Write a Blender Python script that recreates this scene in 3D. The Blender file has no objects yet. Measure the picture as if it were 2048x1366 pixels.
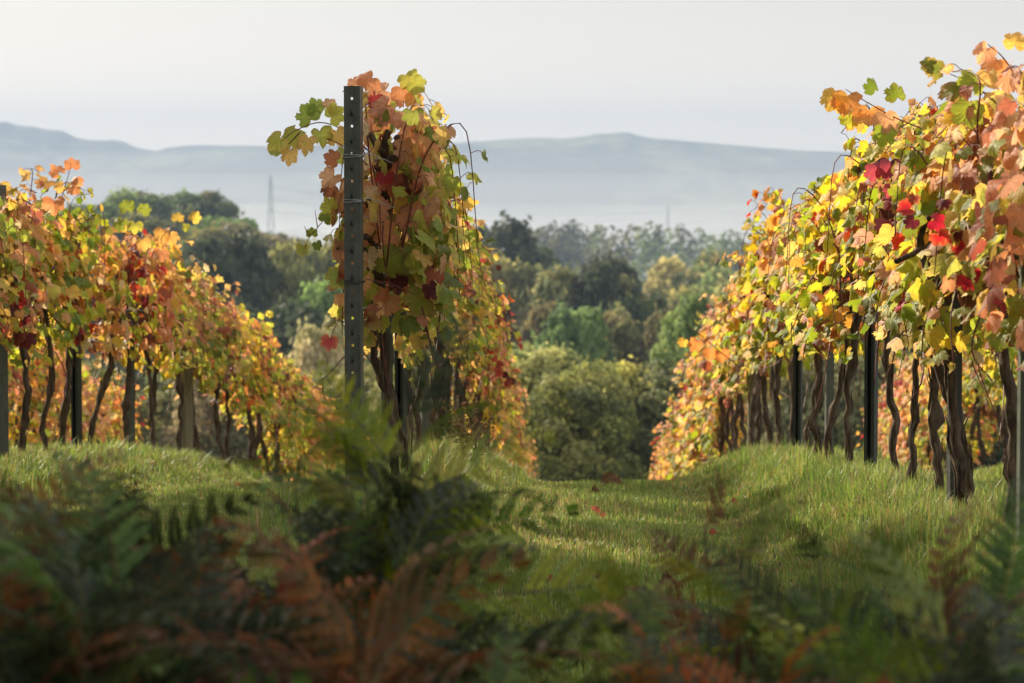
import bpy, math
import numpy as np
from mathutils import Vector, Matrix

R_ = math.radians
rng = np.random.default_rng(11)
S = bpy.context.scene
COL = S.collection

# ------------------------------------------------------------------ camera
F = 2048 * 100.0 / 36.0          # focal length in photo pixels
THETA = math.atan(313 / F)       # pitch down
PSI = math.atan(129 / F * math.cos(THETA))   # yaw left of the row direction
cd = bpy.data.cameras.new("camera")
cam = bpy.data.objects.new("camera", cd)
COL.objects.link(cam)
cam.location = (0, 0, 0)
cam.rotation_euler = (math.pi / 2 - THETA, 0, PSI)
cd.lens = 100
cd.sensor_width = 36
cd.clip_start = 0.1
cd.clip_end = 20000
cd.dof.use_dof = True
cd.dof.focus_distance = 11.7
cd.dof.aperture_fstop = 5.5
cd.dof.aperture_blades = 9
S.camera = cam
CM = np.array(cam.rotation_euler.to_matrix())


def at(px, py, d):
    """point on the sight line of photo pixel (px, py) whose depth along the rows is d metres"""
    v = CM @ np.array([(px - 1024) / F, -(py - 683) / F, -1.0])
    return v * (d / v[1])


# ------------------------------------------------------------------ world, sun, exposure
SUN_AZ, SUN_EL = 40.0, 28.0      # degrees left of the row direction, degrees above the horizon
w = bpy.data.worlds.new("World")
S.world = w
w.use_nodes = True
nt = w.node_tree
nt.nodes.clear()
sky = nt.nodes.new("ShaderNodeTexSky")
sky.sky_type = 'NISHITA'
sky.sun_disc = False
sky.sun_elevation = R_(SUN_EL)
sky.sun_rotation = R_(-SUN_AZ)
sky.air_density = 1.0
sky.dust_density = 4.0
sky.ozone_density = 1.0
hs = nt.nodes.new("ShaderNodeHueSaturation")
hs.inputs['Saturation'].default_value = 0.7
bg = nt.nodes.new("ShaderNodeBackground")
bg.inputs['Strength'].default_value = 0.135
wo = nt.nodes.new("ShaderNodeOutputWorld")
nt.links.new(sky.outputs[0], hs.inputs['Color'])
tc = nt.nodes.new("ShaderNodeTexCoord")
sep = nt.nodes.new("ShaderNodeSeparateXYZ")
nt.links.new(tc.outputs['Generated'], sep.inputs[0])
rp = nt.nodes.new("ShaderNodeValToRGB")          # high cloud, brighter and warmer towards the horizon
rp.color_ramp.interpolation = 'EASE'
for k_, (p_, c_) in enumerate(((0.0, (5.2, 4.35, 3.35)), (0.075, (2.6, 2.44, 2.18)), (0.4, (3.5, 3.6, 3.75)))):
    e_ = rp.color_ramp.elements[k_] if k_ < 2 else rp.color_ramp.elements.new(p_)
    e_.position = p_
    e_.color = (*c_, 1)
nt.links.new(sep.outputs[2], rp.inputs[0])
veil = nt.nodes.new("ShaderNodeMix")
veil.data_type = 'RGBA'
veil.inputs[0].default_value = 0.88
nt.links.new(rp.outputs[0], veil.inputs[7])
nt.links.new(hs.outputs[0], veil.inputs[6])
nt.links.new(veil.outputs[2], bg.inputs[0])
nt.links.new(bg.outputs[0], wo.inputs[0])

sd = bpy.data.lights.new("sun", 'SUN')
sd.energy = 3.5
sd.angle = R_(2.0)
sd.color = (1.0, 0.87, 0.68)
sun = bpy.data.objects.new("sun", sd)
COL.objects.link(sun)
ce = math.cos(R_(SUN_EL))
SUNDIR = np.array([-math.sin(R_(SUN_AZ)) * ce, math.cos(R_(SUN_AZ)) * ce, math.sin(R_(SUN_EL))])
sun.rotation_euler = Vector(SUNDIR).to_track_quat('Z', 'Y').to_euler()
sun.location = tuple(SUNDIR * 100)

S.view_settings.view_transform = 'Standard'
S.view_settings.look = 'None'
S.view_settings.exposure = 1.28
S.view_settings.gamma = 1
S.render.engine = 'CYCLES'
S.cycles.use_denoising = True
S.cycles.max_bounces = 7
S.cycles.diffuse_bounces = 3
S.cycles.glossy_bounces = 2
S.cycles.transmission_bounces = 5
S.cycles.volume_bounces = 0
S.cycles.transparent_max_bounces = 32


# ------------------------------------------------------------------ helpers
def lin(r, g, b):
    c = np.array([r, g, b]) / 255.0
    return np.where(c <= 0.04045, c / 12.92, ((c + 0.055) / 1.055) ** 2.4)


def link(name, me, mat=None, parent=None):
    o = bpy.data.objects.new(name, me)
    COL.objects.link(o)
    if mat is not None and len(me.materials) == 0:
        me.materials.append(mat)
    if parent is not None:
        o.parent = parent
    return o


def empty(name, loc=(0, 0, 0), rz=0.0):
    o = bpy.data.objects.new(name, None)
    COL.objects.link(o)
    o.location = [float(v) for v in loc]
    o.rotation_euler = (0, 0, rz)
    o.empty_display_size = 0.1
    return o


def tag(o, label=None, cat=None, group=None, kind=None):
    if label:
        o['label'] = label
    if cat:
        o['category'] = cat
    if group:
        o['group'] = group
    if kind:
        o['kind'] = kind
    return o


def copy_thing(o):
    c = o.copy()
    COL.objects.link(c)
    for ch in o.children:
        k = ch.copy()
        COL.objects.link(k)
        k.parent = c
        for g in ch.children:
            q = g.copy()
            COL.objects.link(q)
            q.parent = k
    return c


def mesh_np(name, V, T, col=None, uv=None, smooth=False):
    """mesh from vertex array and a triangle or quad index array"""
    V = np.asarray(V, dtype=np.float32)
    T = np.asarray(T, dtype=np.int32)
    k = T.shape[1]
    me = bpy.data.meshes.new(name)
    me.vertices.add(len(V))
    me.vertices.foreach_set("co", V.ravel())
    me.loops.add(T.size)
    me.loops.foreach_set("vertex_index", T.ravel())
    me.polygons.add(len(T))
    me.polygons.foreach_set("loop_start", np.arange(0, T.size, k, dtype=np.int32))
    me.polygons.foreach_set("loop_total", np.full(len(T), k, dtype=np.int32))
    me.polygons.foreach_set("use_smooth", np.full(len(T), smooth, dtype=bool))
    if col is not None:
        a = me.color_attributes.new("col", 'FLOAT_COLOR', 'POINT')
        c4 = np.ones((len(V), 4), dtype=np.float32)
        c4[:, :3] = col
        a.data.foreach_set("color", c4.ravel())
    if uv is not None:
        l = me.uv_layers.new(name="UVMap")
        l.data.foreach_set("uv", np.asarray(uv, dtype=np.float32)[T.ravel()].ravel())
    me.update(calc_edges=True)
    me.validate()
    return me


class MB:
    """collects tubes and boxes (quads) into one mesh"""

    def __init__(self):
        self.V, self.Q, self.n = [], [], 0

    def add(self, V, Q):
        self.V.append(np.asarray(V, float))
        self.Q.append(np.asarray(Q, int) + self.n)
        self.n += len(V)

    def tube(self, P, rad, sides=8, rough=0.0, cap=True, seed=None):
        P = np.asarray(P, float)
        m = len(P)
        rad = np.broadcast_to(np.asarray(rad, float), (m,))
        Tn = np.gradient(P, axis=0)
        Tn /= np.linalg.norm(Tn, axis=1)[:, None] + 1e-12
        ref = np.array([1.0, 0, 0]) if abs(Tn[:, 0]).mean() < 0.8 else np.array([0, 1.0, 0])
        A = np.cross(Tn, ref)
        A /= np.linalg.norm(A, axis=1)[:, None] + 1e-12
        B = np.cross(Tn, A)
        th = np.linspace(0, 2 * math.pi, sides, endpoint=False)
        rr = rad[:, None] * np.ones((1, sides))
        if rough:
            rr = rr * (1 + rng.normal(0, rough, (m, sides)))
        V = P[:, None, :] + rr[..., None] * (np.cos(th)[None, :, None] * A[:, None, :] + np.sin(th)[None, :, None] * B[:, None, :])
        V = V.reshape(-1, 3)
        i, j = np.meshgrid(np.arange(m - 1), np.arange(sides), indexing='ij')
        j2 = (j + 1) % sides
        Q = np.stack([i * sides + j, i * sides + j2, (i + 1) * sides + j2, (i + 1) * sides + j], -1).reshape(-1, 4)
        if cap:
            V = np.vstack([V, P[:1], P[-1:]])
            a, b = m * sides, m * sides + 1
            jj = np.arange(0, sides, 2)
            c0 = np.stack([np.full(len(jj), a), (jj + 2) % sides, (jj + 1) % sides, jj], -1)
            o = (m - 1) * sides
            c1 = np.stack([np.full(len(jj), b), o + jj, o + (jj + 1) % sides, o + (jj + 2) % sides], -1)
            Q = np.vstack([Q, c0, c1])
        self.add(V, Q)

    def box(self, c, s):
        c = np.asarray(c, float)
        h = np.asarray(s, float) / 2
        k = np.array([[x, y, z] for z in (-1, 1) for y in (-1, 1) for x in (-1, 1)], float)
        self.add(c + k * h, [[0, 2, 3, 1], [4, 5, 7, 6], [0, 1, 5, 4], [2, 6, 7, 3], [0, 4, 6, 2], [1, 3, 7, 5]])

    def mesh(self, name, smooth=True):
        return mesh_np(name, np.vstack(self.V), np.vstack(self.Q), smooth=smooth)

    def build(self, name, mat, parent=None, smooth=True):
        return link(name, self.mesh(name, smooth), mat, parent)


def bez(pts, n):
    """smooth path through points (Catmull-Rom)"""
    P = np.asarray(pts, float)
    P = np.vstack([2 * P[0] - P[1], P, 2 * P[-1] - P[-2]])
    t = np.linspace(0, len(P) - 3 - 1e-6, n)
    i = t.astype(int)
    u = (t - i)[:, None]
    p0, p1, p2, p3 = P[i], P[i + 1], P[i + 2], P[i + 3]
    return 0.5 * (2 * p1 + (p2 - p0) * u + (2 * p0 - 5 * p1 + 4 * p2 - p3) * u ** 2 + (3 * p1 - p0 - 3 * p2 + p3) * u ** 3)


def unit(a):
    return a / (np.linalg.norm(a, axis=-1, keepdims=True) + 1e-9)


class NM:
    """small node-material builder"""

    def __init__(self, name):
        self.m = bpy.data.materials.new(name)
        self.m.use_nodes = True
        self.t = self.m.node_tree
        self.t.nodes.clear()
        self.out = self.n("ShaderNodeOutputMaterial")

    def n(self, typ, **kw):
        nd = self.t.nodes.new(typ)
        for k, v in kw.items():
            setattr(nd, k, v)
        return nd

    def l(self, a, b):
        self.t.links.new(a, b)

    def math(self, op, a, b=None, c=None, clamp=False):
        nd = self.n("ShaderNodeMath", operation=op, use_clamp=clamp)
        for i, v in enumerate((a, b, c)):
            if v is None:
                continue
            if isinstance(v, (int, float)):
                nd.inputs[i].default_value = v
            else:
                self.l(v, nd.inputs[i])
        return nd.outputs[0]

    def mix(self, f, a, b, blend='MIX'):
        nd = self.n("ShaderNodeMix", data_type='RGBA', blend_type=blend)
        for sock, v in ((nd.inputs[0], f), (nd.inputs[6], a), (nd.inputs[7], b)):
            if isinstance(v, (int, float)):
                sock.default_value = v
            elif isinstance(v, (tuple, list, np.ndarray)):
                sock.default_value = (*[float(x) for x in v[:3]], 1)
            else:
                self.l(v, sock)
        return nd.outputs[2]

    def noise(self, scale, detail=4, rough=0.55, vec=None, dist=0.0):
        nd = self.n("ShaderNodeTexNoise")
        nd.inputs['Scale'].default_value = scale
        nd.inputs['Detail'].default_value = detail
        nd.inputs['Roughness'].default_value = rough
        nd.inputs['Distortion'].default_value = dist
        if vec is not None:
            self.l(vec, nd.inputs['Vector'])
        return nd.outputs['Fac']

    def ramp(self, f, stops):
        nd = self.n("ShaderNodeValToRGB")
        e = nd.color_ramp.elements
        while len(e) < len(stops):
            e.new(0.5)
        for el, (p, c) in zip(e, stops):
            el.position = p
            el.color = (*[float(x) for x in c], 1) if not isinstance(c, (int, float)) else (c, c, c, 1)
        self.l(f, nd.inputs[0])
        return nd.outputs[0]

    def pbsdf(self, color, rough=0.6, spec=0.5, metal=0.0, normal=None):
        nd = self.n("ShaderNodeBsdfPrincipled")
        for key, v in (('Base Color', color), ('Roughness', rough), ('Metallic', metal), ('Specular IOR Level', spec)):
            s = nd.inputs[key]
            if isinstance(v, (int, float)):
                s.default_value = v
            elif isinstance(v, (tuple, list, np.ndarray)):
                s.default_value = (*[float(x) for x in v[:3]], 1)
            else:
                self.l(v, s)
        if normal is not None:
            self.l(normal, nd.inputs['Normal'])
        return nd.outputs[0]

    def bump(self, h, strength=0.5, dist=0.01):
        nd = self.n("ShaderNodeBump")
        nd.inputs['Strength'].default_value = strength
        nd.inputs['Distance'].default_value = dist
        self.l(h, nd.inputs['Height'])
        return nd.outputs[0]

    def leafy(self, color, tcolor, f, rough=0.5, spec=0.35, normal=None):
        p = self.pbsdf(color, rough, spec, 0, normal)
        tr = self.n("ShaderNodeBsdfTranslucent")
        self.l(tcolor, tr.inputs[0])
        if normal is not None:
            self.l(normal, tr.inputs['Normal'])
        mx = self.n("ShaderNodeMixShader")
        mx.inputs[0].default_value = f
        self.l(p, mx.inputs[1])
        self.l(tr.outputs[0], mx.inputs[2])
        return mx.outputs[0]

    def done(self, sh):
        self.l(sh, self.out.inputs[0])
        return self.m


def attr(b, name="col"):
    nd = b.n("ShaderNodeAttribute")
    nd.attribute_name = name
    return nd.outputs['Color']


def objcoord(b):
    return b.n("ShaderNodeTexCoord").outputs['Object']


def huevar(b, col, dh, ds, dv, sat=1.0):
    """per-object shift of a colour"""
    oi = b.n("ShaderNodeObjectInfo").outputs['Random']
    h = b.n("ShaderNodeHueSaturation")
    b.l(b.math('MULTIPLY_ADD', oi, 2 * dh, 0.5 - dh), h.inputs['Hue'])
    r2 = b.math('FRACT', b.math('MULTIPLY', oi, 17.31))
    b.l(b.math('MULTIPLY_ADD', r2, 2 * dv, 1 - dv), h.inputs['Value'])
    r3 = b.math('FRACT', b.math('MULTIPLY', oi, 41.7))
    b.l(b.math('MULTIPLY_ADD', r3, 2 * ds, sat - ds), h.inputs['Saturation'])
    b.l(col, h.inputs['Color'])
    return h.outputs[0]


# ------------------------------------------------------------------ materials
def mat_vine_leaf():
    b = NM("vine_leaf")
    oc = objcoord(b)
    col = huevar(b, attr(b), 0.012, 0.08, 0.12, 0.94)
    blot = b.ramp(b.noise(38, 5, 0.65, oc), [(0.52, 0.0), (0.68, 1.0)])
    brown = b.mix(0.55, col, lin(120, 62, 34))
    col = b.mix(b.math('MULTIPLY', blot, 0.4), col, brown)
    # veins fan out from the leaf stalk: five main ribs in the leaf's own flat coordinates
    uv = b.n("ShaderNodeUVMap").outputs[0]
    sx = b.n("ShaderNodeSeparateXYZ")
    b.l(uv, sx.inputs[0])
    ang = b.math('ARCTAN2', sx.outputs[0], sx.outputs[1])
    rr = b.math('SQRT', b.math('ADD', b.math('MULTIPLY', sx.outputs[0], sx.outputs[0]), b.math('MULTIPLY', sx.outputs[1], sx.outputs[1])))
    fa = b.math('SUBTRACT', b.math('FRACT', b.math('MULTIPLY_ADD', ang, 1 / 0.89, 0.5 + 10)), 0.5)
    dist = b.math('MULTIPLY', b.math('ABSOLUTE', fa), rr)
    vein = b.ramp(dist, [(0.0, 1.0), (0.035, 0.0)])
    side = b.math('ABSOLUTE', b.math('SINE', b.math('ADD', b.math('MULTIPLY', rr, 26.0), b.math('MULTIPLY', b.math('ABSOLUTE', fa), -14.0))))
    vein2 = b.ramp(side, [(0.0, 0.5), (0.16, 0.0)])
    vv = b.math('MAXIMUM', vein, vein2)
    vcol = b.mix(0.5, col, lin(150, 90, 50))
    col = b.mix(b.math('MULTIPLY', vv, 0.55), col, vcol)
    back = b.n("ShaderNodeNewGeometry").outputs['Backfacing']
    pale = b.mix(0.25, col, lin(188, 178, 140))
    colf = b.mix(back, col, pale)
    tcol = b.n("ShaderNodeHueSaturation")
    tcol.inputs['Saturation'].default_value = 1.02
    tcol.inputs['Value'].default_value = 1.25
    b.l(col, tcol.inputs['Color'])
    bmp = b.bump(b.math('ADD', b.noise(90, 3, 0.5, oc), b.math('MULTIPLY', vv, -0.6)), 0.5, 0.004)
    return b.done(b.leafy(colf, tcol.outputs[0], 0.55, 0.5, 0.28, bmp))


def mat_tree_leaf(name, sat=1.0, tf=0.5):
    b = NM(name)
    col = huevar(b, attr(b), 0.012, 0.1, 0.14, sat)
    oc = objcoord(b)
    n = b.ramp(b.noise(0.5, 3, 0.5, oc), [(0.3, 0.75), (0.7, 1.2)])
    col = b.mix(1.0, col, n, 'MULTIPLY')
    return b.done(b.leafy(col, col, tf, 0.6, 0.25))


def mat_bark(name, c1, c2, scale=1.0, bumpd=0.012):
    b = NM(name)
    mp = b.n("ShaderNodeMapping")
    b.l(objcoord(b), mp.inputs[0])
    mp.inputs['Scale'].default_value = (26 * scale, 26 * scale, 3.2 * scale)
    n1 = b.noise(1.6, 6, 0.65, mp.outputs[0], 0.6)
    n2 = b.noise(9 * scale, 4, 0.6, objcoord(b))
    col = b.ramp(n1, [(0.3, c1), (0.7, c2)])
    col = b.mix(b.ramp(n2, [(0.5, 0.0), (0.75, 0.6)]), col, lin(118, 108, 88))
    return b.done(b.pbsdf(col, 0.85, 0.2, 0, b.bump(n1, 1.0, bumpd)))


def mat_metal(name, c, c2, metal=0.35, rough=0.5):
    b = NM(name)
    oc = objcoord(b)
    n = b.noise(24, 6, 0.65, oc)
    mp = b.n("ShaderNodeMapping")
    b.l(oc, mp.inputs[0])
    mp.inputs['Scale'].default_value = (60, 60, 2.5)
    n2 = b.noise(1.0, 4, 0.6, mp.outputs[0])
    f = b.math('ADD', b.math('MULTIPLY', n, 0.55), b.math('MULTIPLY', n2, 0.45))
    col = b.ramp(f, [(0.35, c), (0.65, c2)])
    return b.done(b.pbsdf(col, b.ramp(n, [(0.3, rough - 0.1), (0.7, rough + 0.18)]), 0.5, metal, b.bump(n, 0.25, 0.002)))


def mat_plain(name, c, rough=0.7, spec=0.3, var=0.25, scale=20):
    b = NM(name)
    n = b.noise(scale, 4, 0.6, objcoord(b))
    c = np.asarray(c)
    col = b.ramp(n, [(0.3, c * (1 - var)), (0.7, np.minimum(c * (1 + var), 1))])
    return b.done(b.pbsdf(col, rough, spec))


def mat_grass():
    b = NM("grass_blade")
    col = attr(b)
    oc = objcoord(b)
    n = b.ramp(b.noise(1.6, 4, 0.6, oc), [(0.3, 0.72), (0.7, 1.22)])
    col = b.mix(1.0, col, n, 'MULTIPLY')
    return b.done(b.leafy(col, col, 0.48, 0.45, 0.35))


def mat_ground():
    b = NM("meadow_ground")
    pos = b.n("ShaderNodeNewGeometry").outputs['Position']
    n1 = b.noise(1.2, 6, 0.65, pos)
    n2 = b.noise(12, 5, 0.7, pos)
    f = b.math('ADD', b.math('MULTIPLY', n1, 0.5), b.math('MULTIPLY', n2, 0.5))
    near = b.ramp(f, [(0.32, lin(44, 36, 22)), (0.48, lin(58, 62, 26)), (0.7, lin(84, 96, 38))])
    # far valley: a patchwork of fields
    vo = b.n("ShaderNodeTexVoronoi")
    vo.inputs['Scale'].default_value = 0.0042
    b.l(pos, vo.inputs['Vector'])
    sp = b.n("ShaderNodeSeparateColor")
    b.l(vo.outputs['Color'], sp.inputs[0])
    fields = b.ramp(sp.outputs[0], [(0.1, lin(70, 84, 48)), (0.4, lin(118, 124, 66)), (0.7, lin(168, 152, 100)), (0.95, lin(92, 104, 58))])
    fields = b.mix(b.ramp(b.noise(0.02, 5, 0.6, pos), [(0.45, 0.0), (0.75, 0.7)]), fields, lin(52, 62, 34))
    sy = b.n("ShaderNodeSeparateXYZ")
    b.l(pos, sy.inputs[0])
    k = b.math('MULTIPLY', b.math('SUBTRACT', sy.outputs[1], 120), 1 / 200, clamp=True)
    col = b.mix(k, near, fields)
    return b.done(b.pbsdf(col, 0.9, 0.15, 0, b.bump(n2, 0.6, 0.03)))


def mat_hills():
    b = NM("downland")
    pos = b.n("ShaderNodeNewGeometry").outputs['Position']
    n = b.noise(0.004, 6, 0.6, pos)
    n2 = b.noise(0.03, 5, 0.65, pos)
    f = b.math('ADD', b.math('MULTIPLY', n, 0.6), b.math('MULTIPLY', n2, 0.4))
    col = b.ramp(f, [(0.38, lin(22, 32, 28)), (0.5, lin(40, 50, 38)), (0.56, lin(96, 102, 70)), (0.66, lin(132, 130, 92))])
    return b.done(b.pbsdf(col, 0.95, 0.1))


def mat_fern():
    b = NM("fern_leaf")
    col = huevar(b, attr(b), 0.015, 0.1, 0.2)
    return b.done(b.leafy(col, col, 0.4, 0.5, 0.35))


M = dict(
    leaf=mat_vine_leaf(),
    bark=mat_bark("vine_bark", lin(34, 27, 22), lin(116, 96, 78)),
    tbark=mat_bark("tree_bark", lin(50, 42, 34), lin(104, 92, 76), 0.25, 0.05),
    cane=mat_plain("cane_bark", lin(104, 48, 38), 0.55, 0.4, 0.35, 60),
    post=mat_metal("galvanised_steel", lin(72, 74, 68), lin(104, 106, 98), 0.5, 0.5),
    dpost=mat_metal("dark_steel", lin(30, 33, 30), lin(52, 56, 50), 0.15, 0.5),
    gpost=mat_metal("weathered_steel", lin(58, 66, 54), lin(88, 94, 78), 0.2, 0.55),
    wood=mat_bark("post_wood", lin(96, 90, 72), lin(150, 142, 116), 0.6, 0.004),
    wire=mat_plain("wire_steel", lin(150, 150, 148), 0.4, 0.5, 0.15),
    tree=mat_tree_leaf("tree_leaf", 0.86),
    grass=mat_grass(),
    ground=mat_ground(),
    hills=mat_hills(),
    fern=mat_fern(),
    stalk=mat_plain("fern_stalk", lin(92, 84, 40), 0.6, 0.3, 0.3, 30),
    pylon=mat_plain("pylon_steel", lin(92, 96, 98), 0.6, 0.4, 0.1, 0.2),
    seed=mat_plain("dry_flower", lin(128, 96, 62), 0.8, 0.2, 0.4, 200),
    stem=mat_plain("dry_stem", lin(112, 104, 52), 0.7, 0.2, 0.3, 60),
    soil=mat_plain("turned_soil", lin(112, 84, 58), 0.95, 0.1, 0.45, 45),
    tie=mat_plain("dark_wire", lin(52, 50, 48), 0.5, 0.5, 0.2),
)

# ------------------------------------------------------------------ terrain
ROWS = dict(right=1.406, middle=-0.89, left=-3.19, farright=3.72, farleft=-5.5)
SPACING = 2.297
PY = [-60, -20, 0, 5, 9, 11.3, 13.5, 16, 18.3, 22.6, 27.7, 34, 38, 47, 60, 90, 150, 300, 700, 1300, 3200, 5200]
PZ = [-1.2, -1.1, -1.12, -1.15, -1.2, -1.27, -1.42, -1.58, -1.74, -2.22, -2.95, -4.0, -4.75, -6.5, -9.0, -14.5, -22, -33, -46, -52, -54, -54]
_yy = np.concatenate([np.arange(-60, 150, 0.25), np.arange(150, 5201, 10.0)])
_zz = np.interp(_yy, PY, PZ)
_k = np.hanning(25)
_k /= _k.sum()
_n1 = len(np.arange(-60, 150, 0.25))
_pad = np.pad(_zz[:_n1], 12, mode='edge')
_zz[:_n1 - 12] = np.convolve(_pad, _k, mode='valid')[:_n1 - 12]


def rowz(y):
    return np.interp(y, _yy, _zz)


def ground(x, y):
    x = np.asarray(x, float)
    y = np.asarray(y, float)
    z = rowz(y)
    k = (x - 1.406) / SPACING
    dr = np.abs(k - np.round(k)) * SPACING
    lane = -0.22 * (1 - np.exp(-(dr / 0.5) ** 2))
    fade = np.clip((y - 2) / 4, 0, 1) * np.clip((62 - y) / 14, 0, 1)
    inrow = np.clip((np.abs(x + 1.0) < 24) * 1.0, 0, 1)
    z = z + lane * fade * inrow
    z = z + 0.03 * np.sin(x * 2.1 + y * 0.9) * np.sin(y * 1.3 - x) * np.clip((80 - y) / 40, 0, 1)
    z = z + 17 * np.exp(-(((x + 52) / 45) ** 2 + ((y - 370) / 90) ** 2))
    z = z - 0.004 * np.maximum(-x - 4, 0) * np.clip((y - 20) / 20, 0, 1) * np.clip((80 - y) / 20, 0, 1)
    return z


def build_ground():
    ys = np.concatenate([np.arange(-40, 4, 1.0), np.arange(4, 50, 0.2), np.arange(50, 150, 3), np.geomspace(150, 5000, 60)])
    xs0 = np.concatenate([np.geomspace(2400, 12, 40) * -1, np.arange(-11.9, 9, 0.16), np.geomspace(9.2, 2400, 40)])
    X, Y = np.meshgrid(xs0, ys)
    Z = ground(X, Y)
    nx, ny = len(xs0), len(ys)
    V = np.stack([X, Y, Z], -1).reshape(-1, 3)
    i, j = np.meshgrid(np.arange(ny - 1), np.arange(nx - 1), indexing='ij')
    Q = np.stack([i * nx + j, i * nx + j + 1, (i + 1) * nx + j + 1, (i + 1) * nx + j], -1).reshape(-1, 4)
    o = link("ground", mesh_np("ground", V, Q, smooth=True), M['ground'])
    tag(o, "grassy hillside falling away to a hazy valley floor", "ground", kind="structure")


build_ground()

SKYL = [(-1200, 300), (-500, 262), (-200, 238), (0, 248), (60, 252), (120, 265), (200, 281), (250, 286), (280, 294), (310, 302), (345, 295), (400, 289),
        (450, 291), (530, 291), (640, 289), (760, 289), (880, 288), (960, 283), (1000, 281), (1060, 276), (1120, 278), (1165, 274), (1195, 268), (1260, 268),
        (1285, 275), (1340, 280), (1400, 285), (1470, 291), (1540, 297), (1620, 302), (1700, 304), (2048, 312), (2500, 300), (3200, 320)]


def build_hills():
    D = 4000.0
    xs = np.linspace(-2300, 2300, 900)
    px = 1153 + xs / D * F
    sky_z = (370 - np.interp(px, [p[0] for p in SKYL], [p[1] for p in SKYL])) / F * D
    r = np.random.default_rng(5)
    bump = np.convolve(r.normal(0, 1, 900), np.hanning(9) / 3.0, mode='same')
    amp = np.where(px < 340, 2.2, np.where((px > 950) & (px < 1330), 0.7, 0.35))
    clump = np.maximum(0, np.convolve(r.normal(0, 1, 900), np.hanning(13) / 2.2, mode='same') - 0.7) * np.where(px < 340, 3.4, 1.0)
    sky_z = sky_z + bump * amp + clump
    ts = np.concatenate([np.linspace(0, 1, 36), [1.05, 1.3, 1.7]])
    rows = []
    wob = np.convolve(r.normal(0, 1, 900), np.hanning(120) / 7, mode='same')
    for t in ts:
        if t <= 1:
            s = t * t * (3 - 2 * t)
            s = 0.35 * t + 0.65 * s
            z = -56 + (sky_z + 56) * s + np.sin(t * math.pi) * wob * 13
            y = 3250 + 750 * t
        else:
            z = sky_z - (t - 1) * 90
            y = 3250 + 750 * t
        rows.append(np.stack([xs, np.full_like(xs, y), z], -1))
    V = np.array(rows)
    ny, nx = V.shape[:2]
    i, j = np.meshgrid(np.arange(ny - 1), np.arange(nx - 1), indexing='ij')
    Q = np.stack([i * nx + j, i * nx + j + 1, (i + 1) * nx + j + 1, (i + 1) * nx + j], -1).reshape(-1, 4)
    o = link("hills", mesh_np("hills", V.reshape(-1, 3), Q, smooth=True), M['hills'])
    tag(o, "long blue line of hazy hills on the horizon", "hills", kind="structure")


build_hills()


# ------------------------------------------------------------------ trees
def leaf_cards(P, N, size, col, r):
    """diamond leaf-sized faces at P, roughly facing N"""
    n = len(P)
    A = unit(np.cross(N, unit(r.normal(0, 1, (n, 3)))))
    B = np.cross(N, A)
    s = size[:, None]
    bend = N * s * 0.25
    V = np.stack([P - A * s, P - B * s * 0.62 + bend * 0.6, P + A * s, P + B * s * 0.62 + bend * 0.6], 1).reshape(-1, 3)
    Q = np.arange(4 * n).reshape(-1, 4)
    return V, Q, np.repeat(col, 4, axis=0)


TREE_COL = dict(
    dark=[(62, 74, 40), (78, 90, 46), (54, 62, 38)],
    green=[(84, 104, 46), (98, 116, 50), (76, 92, 44)],
    olive=[(100, 102, 48), (112, 108, 52), (84, 86, 44)],
    yellow=[(138, 134, 56), (152, 144, 58), (112, 116, 50)],
    bright=[(112, 130, 54), (122, 138, 56), (98, 116, 50)],
    brown=[(96, 88, 54), (104, 92, 56), (88, 86, 50)],
    pale=[(164, 148, 92), (150, 140, 84), (136, 130, 72)],
)


def make_tree_mesh(seed, ncard, leaf, nclump, zlow, lump=0.30, R0=4.5, H0=12.0, top=1.0):
    """crown mesh positions only (colour filled per kind); crown spans z from zlow*H0 to H0"""
    r = np.random.default_rng(seed)
    zc = H0 * (zlow + 1) / 2
    rz = H0 * (1 - zlow) / 2
    i = np.arange(nclump)
    ph = i * 2.39996 + r.uniform(0, 6)
    zz = 1 - 1.85 * (i + 0.5) / nclump
    zz = np.clip(zz + r.normal(0, 0.08, nclump), -0.95, 0.98)
    rad = np.sqrt(1 - zz ** 2) ** 0.8
    rr = r.uniform(0.52, 0.86, nclump)
    C = np.stack([np.cos(ph) * rad * rr * R0, np.sin(ph) * rad * rr * R0, zc + zz * rz * r.uniform(0.7, 0.9, nclump)], -1)
    cr = R0 * lump * r.uniform(0.6, 1.35, nclump)
    wgt = cr ** 2
    k = r.choice(nclump, ncard, p=wgt / wgt.sum())
    D = unit(r.normal(0, 1, (ncard, 3)) + unit(C[k] - np.array([0, 0, zc])) * 0.6 + np.array([0, 0, 0.25]))
    shell = r.uniform(0.35, 1.0, ncard) ** 0.5
    stray = r.random(ncard) < 0.10
    shell = np.where(stray, shell * r.uniform(1.0, 1.45, ncard), shell)
    P = C[k] + D * (cr[k] * shell)[:, None] * np.array([1, 1, 0.85])
    N = unit(D + r.normal(0, 0.55, (ncard, 3)))
    size = leaf * r.uniform(0.6, 1.35, ncard)
    return P, N, size, k, C, r


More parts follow.
